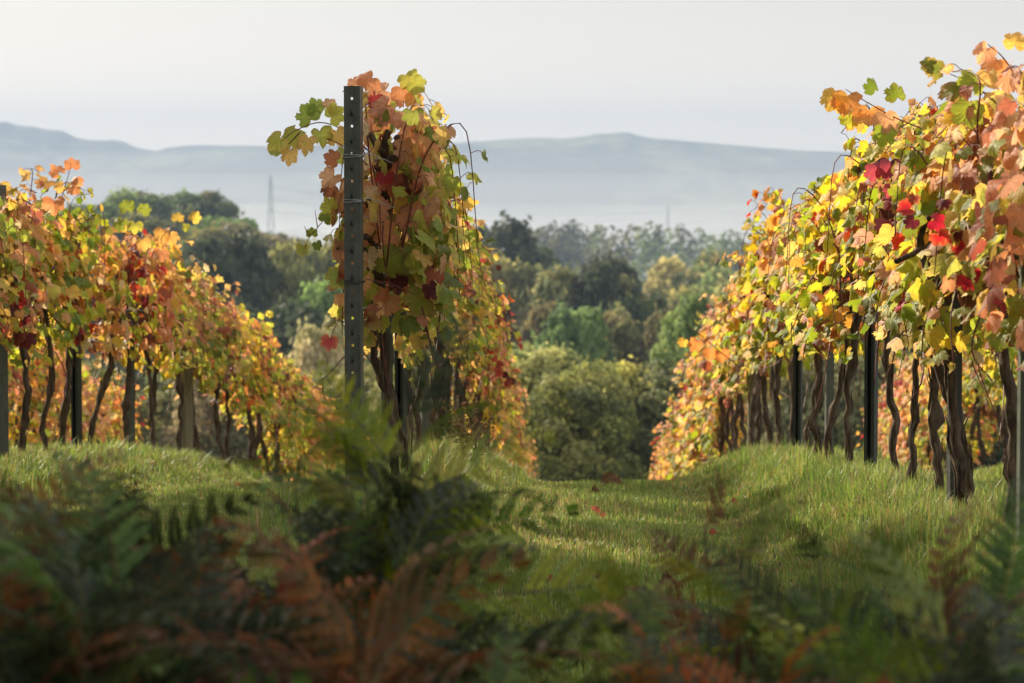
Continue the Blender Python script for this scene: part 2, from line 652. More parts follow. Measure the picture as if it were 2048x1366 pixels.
def trunk_mesh(C, H0, zlow, r, bush=False):
    b = MB()
    h = H0 * (zlow + 0.35 * (1 - zlow))
    if bush:
        for q in range(5):
            a = q * 1.256 + r.uniform(0, 1)
            p = [[0.25 * math.cos(a), 0.25 * math.sin(a), -0.4], [0.7 * math.cos(a), 0.7 * math.sin(a), h * 0.5], [1.6 * math.cos(a), 1.6 * math.sin(a), h]]
            b.tube(bez(p, 8), np.linspace(0.11, 0.04, 8), 7, 0.06)
    else:
        path = bez([[0, 0, -0.6], [0.08, 0.03, h * 0.3], [-0.06, 0.1, h * 0.7], [0, 0, h * 1.15]], 12)
        b.tube(path, np.linspace(0.36, 0.16, 12), 10, 0.05)
        for c in C[r.choice(len(C), min(14, len(C)), replace=False)]:
            z0 = r.uniform(0.5, 1.0) * h
            p = bez([[0, 0, z0], [c[0] * 0.45, c[1] * 0.45, z0 + (c[2] - z0) * 0.4], list(c)], 7)
            b.tube(p, np.linspace(0.12, 0.03, 7), 6, 0.05)
    return b.mesh("trunk")


TREES = {}
SHAPES = {}


def shape(key):
    """geometry of one crown shape, cached"""
    if key in SHAPES:
        return SHAPES[key]
    fam, idx = key
    if fam == 'bush':
        a = make_tree_mesh(100 + idx, 20000, 0.15, 70, 0.03, 0.27)
        t = trunk_mesh(a[4], 12, 0.03, a[5], True)
    elif fam == 'near':
        a = make_tree_mesh(200 + idx, 18000, 0.2, 60, 0.14, 0.27)
        t = trunk_mesh(a[4], 12, 0.14, a[5])
    else:
        a = make_tree_mesh(300 + idx, 13000, 0.26, 46, 0.1, 0.30)
        t = trunk_mesh(a[4], 12, 0.1, a[5])
    t.materials.append(M['tbark'])
    SHAPES[key] = (a, t)
    return SHAPES[key]


def tree_proto(fam, idx, kind, tip=None):
    key = (fam, idx, kind, tip)
    if key in TREES:
        return TREES[key]
    (P, N, size, k, C, _), tm = shape((fam, idx))
    r = np.random.default_rng(idx * 7 + len(kind))
    base = np.array([lin(*c) for c in TREE_COL[kind]])
    cc = base[r.choice(3, len(C))] * r.uniform(1.4, 2.1, (len(C), 1))
    col = cc[k] * r.uniform(0.75, 1.25, (len(P), 1))
    if tip:                                       # autumn colour has begun at the ends of some boughs
        t = np.array([lin(*c) for c in TREE_COL[tip]])[r.choice(3, len(P))]
        sel = (r.random(len(C)) < 0.45)[k] & (r.random(len(P)) < 0.7)
        col = np.where(sel[:, None], t * r.uniform(1.0, 1.4, (len(P), 1)), col)
    V, Q, c4 = leaf_cards(P, N, size, col, r)
    TREES[key] = (mesh_np("crown", V, Q, c4), tm)
    TREES[key][0].materials.append(M['tree'])
    return TREES[key]


def tree(px, py, wpx, d, fam, kind, label, tip=None, group=None, name="broadleaf_tree", cat="tree", zbase=None):
    p = at(px, py, d)
    zb = float(ground(p[0], d)) if zbase is None else zbase
    H = max(p[2] - zb, 3.0)
    Rr = wpx / 2 / F * d * 1.5
    idx = int(rng.integers(0, {'bush': 3, 'near': 3, 'far': 5}[fam]))
    cm, tm = tree_proto(fam, idx, kind, tip)
    o = empty(name, (p[0], d, zb - 0.2), rng.uniform(0, 6.28))
    o.scale = (Rr / 4.3, Rr / 4.3, H / 11.8)
    link("trunk", tm, None, o)
    link("crown", cm, None, o)
    tag(o, label, cat, group)
    return o


def build_trees():
    g = "trees on the wooded rise at the left"
    far = [(20, 470, 190, 330, 'olive', "olive green tree low on the wooded rise behind the left vine row"),
           (110, 440, 170, 340, 'olive', "olive green tree where the wooded rise emerges over the left vines"),
           (185, 408, 150, 350, 'green', "green tree on the left shoulder of the wooded rise"),
           (250, 384, 120, 365, 'green', "green pointed tree topping the wooded rise left of its summit"),
           (335, 376, 150, 370, 'green', "green tree on the summit of the wooded rise at left"),
           (405, 388, 120, 365, 'dark', "dark green round tree on the right shoulder of the wooded rise"),
           (445, 428, 110, 350, 'bright', "light green tree below the right shoulder of the wooded rise"),
           (300, 432, 200, 325, 'olive', "broad olive tree in front of the wooded rise summit"),
           (520, 452, 190, 335, 'brown', "brownish tree at the right foot of the wooded rise before the pylon"),
           (420, 455, 150, 310, 'olive', "olive tree between the wooded rise and the big dark round tree")]
    for px, py, wd, d, k, lab in far:
        tree(px, py, wd, d, 'far', k, lab, 'olive' if k != 'bright' else None, g)
    g = "mid-distance trees left of the front post"
    for px, py, wd, d, k, lab in [
            (440, 478, 220, 200, 'dark', "big dark round tree standing before the wooded rise"),
            (350, 520, 150, 190, 'dark', "dark tree at the left flank of the big round tree"),
            (545, 500, 140, 215, 'olive', "olive tree at the right flank of the big round tree"),
            (625, 498, 130, 235, 'olive', "soft olive tree left of the front post top leaves"),
            (700, 490, 150, 250, 'olive', "olive tree directly behind the front steel post"),
            (645, 570, 140, 180, 'green', "green tree low beside the front steel post"),
            (500, 590, 220, 160, 'dark', "dark lower tree beneath the big round tree"),
            (600, 640, 170, 140, 'dark', "dark small tree above the pale birch"),
            (780, 520, 160, 240, 'green', "green tree hidden behind the front vine"),
            (840, 560, 180, 200, 'olive', "olive tree hidden behind the middle row foliage")]:
        tree(px, py, wd, d, 'far', k, lab, None, g)
    tree(640, 655, 130, 100, 'near', 'pale', "pale straw-coloured birch left of the front post", None, "small pale trees beyond the left row")
    tree(545, 700, 110, 98, 'near', 'brown', "brownish small tree beside the pale birch", 'pale', "small pale trees beyond the left row")
    tree(700, 700, 120, 96, 'near', 'olive', "olive small tree behind the front post foot", 'pale', "small pale trees beyond the left row")
    g = "mid-distance trees in the gap between the rows"
    for px, py, wd, d, fam, k, tip, lab in [
            (1010, 462, 210, 280, 'far', 'dark', 'olive', "wide dark tree in the gap at the middle row edge"),
            (915, 478, 180, 270, 'far', 'dark', 'olive', "dark tree half hidden by the middle row leaves"),
            (1000, 522, 120, 235, 'far', 'olive', 'yellow', "pale yellow-green tree in front of the wide dark tree"),
            (965, 575, 190, 190, 'far', 'brown', None, "brownish tree low at the middle row edge"),
            (1050, 620, 130, 170, 'far', 'brown', None, "brown-grey tree between the middle row and the green dome tree"),
            (1205, 524, 200, 200, 'far', 'dark', 'yellow', "dark domed tree standing centre of the gap with yellowing top"),
            (1275, 575, 110, 196, 'far', 'dark', None, "darkest tree at the right side of the domed tree"),
            (1150, 612, 140, 150, 'far', 'green', None, "green dome tree in front of the dark domed tree"),
            (1265, 605, 170, 155, 'far', 'brown', None, "brownish dome tree right of the green dome tree"),
            (1385, 522, 170, 330, 'far', 'yellow', 'bright', "pale yellow-green round tree right of the dark domed tree"),
            (1480, 545, 160, 310, 'far', 'yellow', 'bright', "pale yellow-green tree touching the right row leaves"),
            (1375, 575, 130, 270, 'far', 'olive', 'yellow', "smaller yellow-green tree below the pale round tree"),
            (1450, 600, 150, 240, 'far', 'olive', 'yellow', "olive tree behind the right row foliage edge"),
            (1330, 640, 110, 220, 'far', 'dark', None, "dark tree in the hollow below the yellow-green trees"),
            (1390, 600, 150, 110, 'near', 'bright', None, "bright green ash tree beside the right row leaves"),
            (1475, 640, 160, 115, 'near', 'bright', None, "bright green tree behind the right row foliage"),
            (1560, 640, 190, 125, 'near', 'olive', None, "olive tree seen between right row trunks near the middle"),
            (1680, 600, 220, 130, 'near', 'olive', None, "olive tree behind the right row metal posts"),
            (1830, 590, 240, 130, 'near', 'olive', None, "olive tree behind the right row slim trunks"),
            (1990, 590, 240, 130, 'near', 'dark', None, "dark olive tree behind the thick near trunk at right")]:
        tree(px, py, wd, d, fam, k, lab, tip, g)
    g = "autumn hazel bushes along the foot of the vineyard"
    hz = [(935, 730, 'yellow', 'olive', "yellow-tipped hazel bush half behind the middle row"),
          (1010, 700, 'yellow', 'olive', "tall yellowing hazel bush beside the middle row in the lane gap"),
          (1075, 690, 'yellow', 'olive', "tallest most yellow hazel bush in the lane gap"),
          (1150, 745, 'olive', 'yellow', "lower dark hazel bush in the lane gap left of centre"),
          (1215, 725, 'yellow', 'olive', "yellow-topped hazel bush at the centre of the lane gap"),
          (1285, 748, 'olive', 'dark', "dark olive hazel bush right of the lane gap centre"),
          (1350, 752, 'olive', 'dark', "dark olive hazel bush touching the right row in the lane gap"),
          (1425, 745, 'green', 'olive', "green bush behind the low end of the right row"),
          (1520, 735, 'olive', None, "olive bush behind the far right row trunks"),
          (1620, 715, 'olive', None, "olive bush behind the grass mound of the right row"),
          (1720, 705, 'olive', None, "olive bush left of the black channel post"),
          (1820, 700, 'olive', None, "olive bush between the black channel post and the flat post"),
          (1930, 700, 'dark', None, "dark bush behind the flat grey-green post"),
          (2040, 700, 'dark', None, "dark bush at the right picture edge")]
    for px, py, k, tip, lab in hz:
        tree(px, py - 22, 230, 82 + rng.uniform(-4, 5), 'bush', k, lab, tip, g, "hazel_bush", "bush")
    g = "bushes behind the left vine row"
    for px, py, k, lab in [(-30, 690, 'olive', "olive bush behind the leftmost vine trunks"),
                           (80, 715, 'olive', "olive bush behind the left row slim steel post"),
                           (180, 735, 'olive', "olive bush right of the left row slim steel post"),
                           (280, 740, 'dark', "dark bush behind the grey left row post"),
                           (375, 745, 'olive', "olive bush behind the wooden left row post"),
                           (470, 742, 'brown', "brownish bush behind the low part of the left row"),
                           (565, 745, 'pale', "pale bush at the far end of the left row"),
                           (660, 738, 'olive', "olive bush left of the front post foot"),
                           (750, 740, 'olive', "olive bush behind the front post foot"),
                           (850, 738, 'olive', "olive bush behind the middle row trunks")]:
        tree(px, py - 15, 220, 86 + rng.uniform(-3, 5), 'bush', k, lab, 'yellow' if k == 'olive' else None, g, "roadside_bush", "bush")
    # far-off wood on the next ridge: one hazy mass
    r = np.random.default_rng(77)
    Ps, Ns, Ss, Cs = [], [], [], []
    for i in range(170):
        px = r.uniform(880, 2300) if i < 120 else r.uniform(-300, 900)
        d = r.uniform(720, 900)
        topy = np.interp(px, [880, 1040, 1100, 1190, 1260, 1330, 1400, 1480, 1560, 2300], [505, 482, 468, 462, 468, 466, 476, 482, 466, 450]) + (d - 720) * 0 + r.uniform(-4, 16)
        p = at(px, topy, d)
        zb = float(ground(p[0], d))
        H = max(p[2] - zb, 5)
        Rr = r.uniform(4, 7)
        n = 420
        D = unit(r.normal(0, 1, (n, 3)) + np.array([0, 0, 0.3]))
        nk = 9
        cc = unit(r.normal(0, 1, (nk, 3))) * np.array([Rr * 0.55, Rr * 0.55, H * 0.3]) + np.array([p[0], d, zb + H * 0.62])
        kk = r.choice(nk, n)
        Ps.append(cc[kk] + D * np.array([Rr * 0.5, Rr * 0.5, H * 0.2]))
        Ns.append(unit(D + r.normal(0, 0.4, (n, 3))))
        Ss.append(r.uniform(0.6, 1.1, n))
        kind = ['green', 'olive', 'bright', 'dark', 'olive'][r.integers(5)]
        Cs.append(np.array([lin(*c) for c in TREE_COL[kind]])[r.choice(3, nk)][kk] * r.uniform(0.8, 1.2, (n, 1)))
    V, Q, c = leaf_cards(np.vstack(Ps), np.vstack(Ns), np.concatenate(Ss), np.vstack(Cs), r)
    o = link("distant_wood", mesh_np("distant_wood", V, Q, c), M['tree'])
    tag(o, "hazy blue-green wood along the next low ridge", "wood", kind="stuff")
    # hedges and copses dotted over the valley floor, lost in mist
    Ps, Ns, Ss, Cs = [], [], [], []
    for q in range(70):
        d = r.uniform(1100, 3300)
        x0 = r.uniform(-.26, .22) * d
        n = 260
        L = r.uniform(10, 130)
        t = r.uniform(-1, 1, n)
        hgt = r.uniform(3, 11)
        P = np.stack([x0 + t * L, d + t * L * r.normal(0, .3) + r.normal(0, 2, n), np.full(n, -54.0) + r.uniform(0, 1, n) * hgt], -1)
        Ps.append(P)
        Ns.append(unit(r.normal(0, 1, (n, 3)) + np.array([0, -.5, .5])))
        Ss.append(r.uniform(1.2, 2.4, n))
        Cs.append(np.tile(lin(60, 70, 44), (n, 1)))
    V, Q, c = leaf_cards(np.vstack(Ps), np.vstack(Ns), np.concatenate(Ss), np.vstack(Cs), r)
    o = link("valley_hedges", mesh_np("valley_hedges", V, Q, c), M['tree'])
    tag(o, "faint hedges and copses on the misty valley floor", "hedges", kind="stuff")
    # trees of the wood edge the photographer stands under (beyond the frame, they shade the ferns)
    k = 0
    for x, y, Rr, H, fam in [(-9.6, 17.6, 2.9, 10.5, 'near'), (-7.0, 14.0, 2.6, 9, 'near'), (-13.6, 21.8, 3.2, 12, 'near'), (-10.9, 11.5, 3.2, 11, 'near'), (-7.2, 8.2, 3.0, 10, 'near'),
                             (-6.0, 3.0, 3.2, 9, 'near'), (-14.5, 15.5, 3.4, 10, 'near'), (-4.2, -2.6, 3.6, 10, 'near')]:
        cm, tm = tree_proto(fam, k % 3, 'olive')
        zb = float(ground(x, y)) - 0.2
        o = empty("oak_tree", (x, y, zb), k * 1.7)
        o.scale = (Rr / 4.3, Rr / 4.3, H / 11.8)
        link("trunk", tm, None, o)
        link("crown", cm, None, o)
        tag(o, "tree of the wood edge left of the camera, out of view", "tree", "wood edge trees around the camera")
        k += 1


build_trees()


# ------------------------------------------------------------------ pylons and power lines
def pylon(px, py_top, D, half, label):
    p = at(px, py_top, D)
    zb = float(ground(p[0], D))
    H = p[2] - zb
    o = empty("electricity_pylon", (p[0], D, zb), 0.12)

    def hw(t):
        return half * np.interp(t, [0, 0.62, 1], [1.0, 0.38, 0.16])
    lv = [0, 0.2, 0.38, 0.52, 0.64, 0.74, 0.82, 0.9, 1.0]
    b = MB()
    for sx in (-1, 1):
        for sy in (-1, 1):
            leg = MB()
            leg.tube([[sx * hw(t), sy * hw(t), t * H] for t in lv], 0.2, 5)
            leg.build("leg", M['pylon'], o)
    for a, c in zip(lv[:-1], lv[1:]):
        for s in (-1, 1):
            b.tube([[-hw(a), s * hw(a), a * H], [hw(c), s * hw(c), c * H]], 0.12, 4)
            b.tube([[hw(a), s * hw(a), a * H], [-hw(c), s * hw(c), c * H]], 0.12, 4)
            b.tube([[s * hw(a), -hw(a), a * H], [s * hw(c), hw(c), c * H]], 0.12, 4)
            b.tube([[s * hw(a), hw(a), a * H], [s * hw(c), -hw(c), c * H]], 0.12, 4)
            b.tube([[-hw(c), s * hw(c), c * H], [hw(c), s * hw(c), c * H]], 0.12, 4)
            b.tube([[s * hw(c), -hw(c), c * H], [s * hw(c), hw(c), c * H]], 0.12, 4)
    b.build("bracing", M['pylon'], o)
    for t, L in ((0.66, 0.14), (0.78, 0.17), (0.9, 0.12)):
        a = MB()
        for s in (-1, 1):
            a.tube([[0, 0, t * H + 1.6], [0, s * L * H, t * H]], 0.16, 4)
            a.tube([[hw(t), 0, t * H], [0, s * L * H, t * H]], 0.14, 4)
            a.tube([[-hw(t), 0, t * H], [0, s * L * H, t * H]], 0.14, 4)
        a.build("crossarm", M['pylon'], o)
    tag(o, label, "pylon", "electricity pylons in the valley mist")
    return p, H, zb


def power_line(a, b, sag, label):
    t = np.linspace(0, 1, 24)[:, None]
    P = np.array(a) * (1 - t) + np.array(b) * t
    P[:, 2] -= sag * 4 * (t * (1 - t))[:, 0]
    m = MB()
    m.tube(P, 0.09, 4)
    o = m.build("power_line", M['pylon'])
    tag(o, label, "power line", "power lines across the valley")


p1, h1, z1 = pylon(541, 352, 1600, 3.6, "taller lattice pylon rising from mist left of the front post")
p2, h2, z2 = pylon(1336, 412, 2300, 2.2, "small faint pylon above the far wood between the rows")
for k, t in enumerate((0.66, 0.78, 0.9)):
    a = np.array([p1[0], 1600 + (-8), z1 + t * h1])
    b = np.array([p2[0], 2300 - 6, z2 + t * h2])
    lab = ["lowest", "middle", "highest"][k]
    power_line(a, b, 9, f"{lab} faint power line slung between the two pylons")
    power_line(b, b + (b - a) * 1.2 + np.array([0, 0, 4]), 9, f"{lab} faint power line running on right of the small pylon")


# ------------------------------------------------------------------ vine leaves
HALF = [(0.0, 1.0), (0.09, 0.90), (0.13, 0.92), (0.20, 0.80), (0.27, 0.79), (0.25, 0.63), (0.36, 0.70), (0.42, 0.78), (0.50, 0.68), (0.60, 0.66),
        (0.58, 0.54), (0.66, 0.47), (0.56, 0.36), (0.58, 0.24), (0.66, 0.16), (0.62, 0.05), (0.60, -0.06), (0.48, -0.14), (0.36, -0.24), (0.22, -0.22), (0.10, -0.14)]
OUT = np.array(HALF + [(0.0, 0.0)] + [(-x, y) for x, y in HALF[:0:-1]])
KL = len(OUT)


def leaves_mesh(name, P, T, N, Sc, C, rimC, rimK, r):
    n = len(P)
    ctr = np.array([0.0, 0.22])
    U = np.concatenate([ctr[None], ctr + (OUT - ctr) * 0.55, OUT])
    m = len(U)
    UU = np.repeat(U[None], n, 0) * np.array([1.0, 1.0])
    wdt = r.uniform(0.85, 1.15, (n, 1))
    u = UU[..., 0] * wdt
    v = UU[..., 1]
    ring = np.concatenate([[0.0], np.full(KL, 0.55), np.ones(KL)])
    jig = r.normal(0, 0.035, (n, m)) * (ring > 0.9)
    u = u * (1 + jig)
    fold = r.normal(-0.10, 0.28, (n, 1))
    curlx = r.normal(-0.30, 0.38, (n, 1))
    curly = r.normal(-0.22, 0.34, (n, 1))
    ph1 = r.uniform(0, 6.28, (n, 1))
    ph2 = r.uniform(0, 6.28, (n, 1))
    dry = ((C[:, 0] < 0.24) & (C[:, 1] > 0.04) & (C[:, 1] < 0.085))[:, None]      # shrivelled brown leaves roll up
    fold = np.where(dry, -0.9 + fold, fold)
    curly = np.where(dry, curly * 3 - 0.6, curly)
    wv = r.uniform(0.02, 0.085, (n, 1)) * np.where(dry, 2.5, 1)
    wz = fold * np.abs(u) + curlx * u * u + curly * (v - 0.2) ** 2 + wv * (np.sin(7 * u + ph1) + np.sin(6 * v + ph2)) * (0.3 + ring)
    Tn = unit(T - N * (T * N).sum(-1, keepdims=True))
    B = np.cross(Tn, N)
    V = P[:, None, :] + Sc[:, None, None] * (u[..., None] * B[:, None, :] + v[..., None] * Tn[:, None, :] + wz[..., None] * N[:, None, :])
    k = np.arange(KL)
    k2 = (k + 1) % KL
    fan = np.stack([np.zeros(KL, int), 1 + k2, 1 + k], -1)
    q1 = np.stack([1 + k, 1 + k2, 1 + KL + k2], -1)
    q2 = np.stack([1 + k, 1 + KL + k2, 1 + KL + k], -1)
    Tt = np.concatenate([fan, q1, q2])
    TT = (Tt[None] + (np.arange(n) * m)[:, None, None]).reshape(-1, 3)
    ww = np.clip((ring[None, :] - 0.35) / 0.65, 0, 1) * rimK[:, None] * r.uniform(0.5, 1.2, (n, m))
    ww = np.clip(ww, 0, 1)[..., None]
    col = C[:, None, :] * (1 - ww) + rimC[:, None, :] * ww
    col = col * r.uniform(0.9, 1.1, (n, m, 1))
    return mesh_np(name, V.reshape(-1, 3), TT, col.reshape(-1, 3), np.stack([UU[..., 0], UU[..., 1]], -1).reshape(-1, 2), smooth=True)


LC = {k: lin(*v) for k, v in dict(
    green=(112, 132, 40), lime=(150, 166, 46), ylime=(192, 192, 56), yellow=(224, 192, 58), gold=(230, 182, 74), orange=(226, 152, 78),
    salmon=(226, 164, 112), rust=(178, 98, 54), red=(184, 34, 30), maroon=(92, 26, 34), cream=(224, 196, 140), brown=(122, 72, 44)).items()}
PAL = dict(   # (low weights, high weights)
    orange=(dict(lime=4, ylime=4, yellow=4, gold=3, orange=3, salmon=3, rust=.8, red=0.25, maroon=.15, green=1.5),
            dict(ylime=2, yellow=3, gold=4, orange=5, salmon=5, rust=1.2, red=0.4, maroon=.2, cream=2)),
    mixed=(dict(green=4, lime=6, ylime=6, yellow=3, gold=1.2, orange=.8, salmon=.8, red=.3, maroon=.25, rust=.3, cream=.5),
           dict(lime=3, ylime=3, yellow=3, gold=3, orange=3, salmon=3.5, rust=1, red=.5, maroon=.3, cream=1.2, green=1.5)),
    yellow=(dict(lime=6, ylime=5, yellow=4, gold=2.5, orange=1.5, salmon=1, rust=.6, red=.3, green=2.5),
            dict(lime=4, ylime=4, yellow=4, gold=4, orange=3.5, salmon=2.5, rust=1, red=.4, cream=1, green=1)),
    green=(dict(green=5, lime=7, ylime=6, yellow=2, gold=.6, orange=.4, red=.15, maroon=.1),
           dict(green=4, lime=5, ylime=5, yellow=3, gold=1.5, orange=1, salmon=.8, red=.2, cream=.6)),
    red=(dict(lime=3, ylime=2, orange=3, rust=2, red=1.6, maroon=1.0, salmon=3, brown=1),
         dict(orange=4, rust=3, red=2, maroon=1.2, salmon=4, gold=3, brown=1.2, cream=1)),
)


def pick(pal, h, r):
    """leaf colour name for relative canopy height h (0..1)"""
    lo, hi = PAL[pal]
    keys = list(LC)
    wgt = np.array([lo.get(k, 0) / sum(lo.values()) * (1 - h) + hi.get(k, 0) / sum(hi.values()) * h for k in keys])
    return keys[r.choice(len(keys), p=wgt / wgt.sum())]


def halfwidth(h):
    """half width of the canopy at relative height h"""
    return np.interp(h, [0, 0.15, 0.5, 0.8, 1.0], [0.12, 0.20, 0.225, 0.18, 0.09])


def vine_foliage(seed, pal, nfill=235, nshoot=11, length=0.92, Z0=0.74, Z1=1.58):
    r = np.random.default_rng(seed)
    brownspot = r.uniform([-0.4, 0.1], [0.4, 0.8], (2, 2))
    P, T, N, Sc, C, Rc, Rk = [], [], [], [], [], [], []
    canes = MB()

    def leaf(p, n, t, s, cname):
        P.append(p)
        N.append(n)
        T.append(t)
        Sc.append(s)
        c = LC[cname] * r.uniform(0.85, 1.12)
        rim = LC[['rust', 'brown', 'orange', 'gold', 'red', 'lime'][r.choice(6, p=[.25, .22, .2, .15, .06, .12])]]
        C.append(c)
        Rc.append(rim)
        Rk.append(abs(r.normal(0, 0.38)))

    # patches of one colour so neighbouring leaves go together
    pc = r.uniform([-length / 2, 0], [length / 2, 1], (9, 2))
    pn = [pick(pal, h, r) for _, h in pc]

    def cname(y, h, side):
        if (((brownspot[:, 0] - y) / 0.09) ** 2 + ((brownspot[:, 1] - h) / 0.11) ** 2).min() < 1 and r.random() < 0.6:
            return ['brown', 'rust'][r.integers(2)]
        if r.random() < 0.58:
            k = np.argmin((pc[:, 0] - y) ** 2 + ((pc[:, 1] - h) * 0.9) ** 2 + 0.05 * (np.arange(9) % 2 == (side > 0)))
            c = pn[k]
            near = {'green': ['green', 'lime'], 'lime': ['lime', 'ylime', 'green'], 'ylime': ['ylime', 'yellow', 'lime'], 'yellow': ['yellow', 'ylime', 'gold'],
                    'gold': ['gold', 'yellow', 'orange'], 'orange': ['orange', 'salmon', 'gold'], 'salmon': ['salmon', 'orange', 'cream'], 'rust': ['rust', 'orange'],
                    'red': ['red', 'orange', 'maroon'], 'maroon': ['maroon', 'red'], 'cream': ['cream', 'salmon'], 'brown': ['brown', 'rust']}[c]
            return near[r.integers(len(near))]
        return pick(pal, h, r)

    for i in range(nfill):
        y = r.uniform(-length / 2, length / 2)
        h = r.beta(1.15, 1.0)
        s = 1 if r.random() < 0.5 else -1
        x = s * halfwidth(h) * r.uniform(0.35, 1.08)
        z = Z0 + (Z1 - Z0) * h
        n = unit(np.array([s * 1.0, r.normal(0, 0.55) - 0.12, 0.45 + r.normal(0, 0.45)]))
        t = unit(np.array([s * 0.25 + r.normal(0, 0.25), r.normal(0, 0.5), -1.0]))
        leaf(np.array([x, y, z]), n, t, r.uniform(0.05, 0.096) * (1.0 if h > 0.1 else 0.8), cname(y, h, s))
    for i in range(nshoot):
        y0 = r.uniform(-length / 2, length / 2) * 0.9
        s = 1 if r.random() < 0.5 else -1
        out = r.uniform(0.06, 0.24)
        kind = r.random()
        base = np.array([r.normal(0, 0.03), y0, r.uniform(0.9, 1.05)])
        if kind < 0.35:      # upright, leaning past the top
            pts = [base, base + [s * 0.05, r.normal(0, .06), 0.4], base + [s * out * 0.5, r.normal(0, .12), 0.62], base + [s * out, r.normal(0, .2), r.uniform(0.50, 0.68)]]
        elif kind < 0.75:    # arching out and down
            pts = [base, base + [s * 0.1, r.normal(0, .06), 0.36], base + [s * (0.14 + out * .5), r.normal(0, .12), 0.46], base + [s * (0.16 + out * .62), r.normal(0, .15), r.uniform(0.0, 0.2)]]
        else:                # hanging below the canopy
            pts = [base, base + [s * 0.12, r.normal(0, .05), 0.05], base + [s * 0.2, r.normal(0, .1), -0.12], base + [s * (0.16 + out * .2), r.normal(0, .15), r.uniform(-0.42, -0.2)]]
        path = bez(pts, 14)
        canes.tube(path, np.linspace(0.0042, 0.0018, 14), 5, 0.05)
        cn = pick(pal, np.clip((path[-1, 2] - Z0) / (Z1 - Z0), 0, 1), r)
        step = 1 if kind < 0.75 else 3
        for q in range(3, 14, step):
            p = path[q]
            a = r.uniform(0, 6.28)
            off = np.array([math.cos(a) * 0.05, math.sin(a) * 0.05, r.uniform(-0.03, 0.03)])
            if r.random() < 0.15:
                continue
            canes.tube([p, p + off * 0.6 + [0, 0, 0.01], p + off], 0.0014, 4, 0, False)
            n = unit(np.array([s * 0.8 + r.normal(0, .4), r.normal(0, 0.6), 0.6 + r.normal(0, 0.4)]))
            t = unit(off + np.array([0, 0, -0.07]))
            leaf(p + off, n, t, r.uniform(0.042, 0.078) * np.interp(q, [3, 14], [1, 0.72]), cn if r.random() < 0.6 else cname(p[1], np.clip((p[2] - Z0) / (Z1 - Z0), 0, 1), s))
    fm = leaves_mesh("foliage", *[np.array(a) for a in (P, T, N, Sc, C, Rc, Rk)], r)
    # bare reddish canes tied along the wires and woody ends
    for i in range(5):
        y0 = r.uniform(-0.4, 0.4)
        p0 = np.array([r.normal(0, 0.05), y0, r.uniform(0.85, 1.2)])
        canes.tube(bez([p0, p0 + [r.normal(0, .06), r.normal(0, .15), 0.22], p0 + [r.normal(0, .1), r.normal(0, .25), r.uniform(.3, .45)]], 8), np.linspace(0.006, 0.003, 8), 5, 0.08)
    for i in range(2):
        s = r.choice([-1, 1])
        p0 = np.array([s * 0.12, r.uniform(-0.4, 0.4), Z0 + 0.06])
        canes.tube(bez([p0, p0 + [s * .03, r.normal(0, .1), -0.16], p0 + [s * r.uniform(-.05, .12), r.normal(0, .25), -r.uniform(.22, .4)]], 9), np.linspace(0.0038, 0.002, 9), 5, 0.06)
    cm = canes.mesh("cane_growth")
    fm.materials.append(M['leaf'])
    cm.materials.append(M['cane'])
    return fm, cm


def vine_trunk(seed, thick=1.0):
    r = np.random.default_rng(seed)
    b = MB()
    H = r.uniform(0.88, 1.02)
    m = 26
    t = np.linspace(0, 1, m)
    lean = r.normal(0, 0.05, 2)
    wx = lean[0] * t + 0.016 * np.sin(t * r.uniform(4, 9) + r.uniform(0, 6)) + np.cumsum(r.normal(0, 0.0045, m)) + np.convolve(r.normal(0, .006, m), [.5, 1, .5], 'same')
    wy = lean[1] * t + 0.02 * np.sin(t * r.uniform(4, 8) + r.uniform(0, 6)) + np.cumsum(r.normal(0, 0.005, m))
    P = np.stack([wx - wx[2], wy - wy[2], -0.12 + t * (H + 0.12)], -1)
    rad = 0.0136 * thick * r.uniform(0.9, 1.25) * (1 + 0.5 * np.exp(-((t - 0.02) / 0.12) ** 2)) * (1 + 0.10 * np.sin(t * 23 + r.uniform(0, 6)))
    for c in r.uniform(0.1, 0.97, 6):
        rad = rad * (1 + r.uniform(.2, .6) * np.exp(-((t - c) / 0.03) ** 2))
    b.tube(P, rad, 14, 0.13)
    top = P[-1]
    for s in (-1, 1):       # arms along the wire, gnarled
        q = bez([P[-3], top + [r.normal(0, .02), s * 0.06, 0.06], top + [r.normal(0, .03), s * 0.2, r.uniform(.05, .16)], top + [r.normal(0, .04), s * r.uniform(.3, .42), r.uniform(.02, .2)]], 9)
        b.tube(q, np.linspace(0.017, 0.009, 9) * thick, 9, 0.12)
    q = bez([P[-3], top + [r.normal(0, .03), r.normal(0, .03), 0.12], top + [r.normal(0, .06), r.normal(0, .08), r.uniform(.22, .42)]], 8)
    b.tube(q, np.linspace(0.018, 0.009, 8) * thick, 9, 0.14)
    # peeling strips of bark
    for i in range(16):
        k = r.integers(3, m - 5)
        a = r.uniform(0, 6.28)
        d = np.array([math.cos(a), math.sin(a), 0])
        b.tube([P[k] + d * rad[k] * 0.95, P[k + 1] + d * rad[k + 1] * 1.2, P[k + 2] + d * rad[k + 2] * 1.25, P[k + 3] + d * (rad[k + 3] + r.uniform(0.006, .022))], [0.004, 0.005, 0.004, 0.0015], 4)
    me = b.mesh("trunk")
    me.materials.append(M['bark'])
    return me


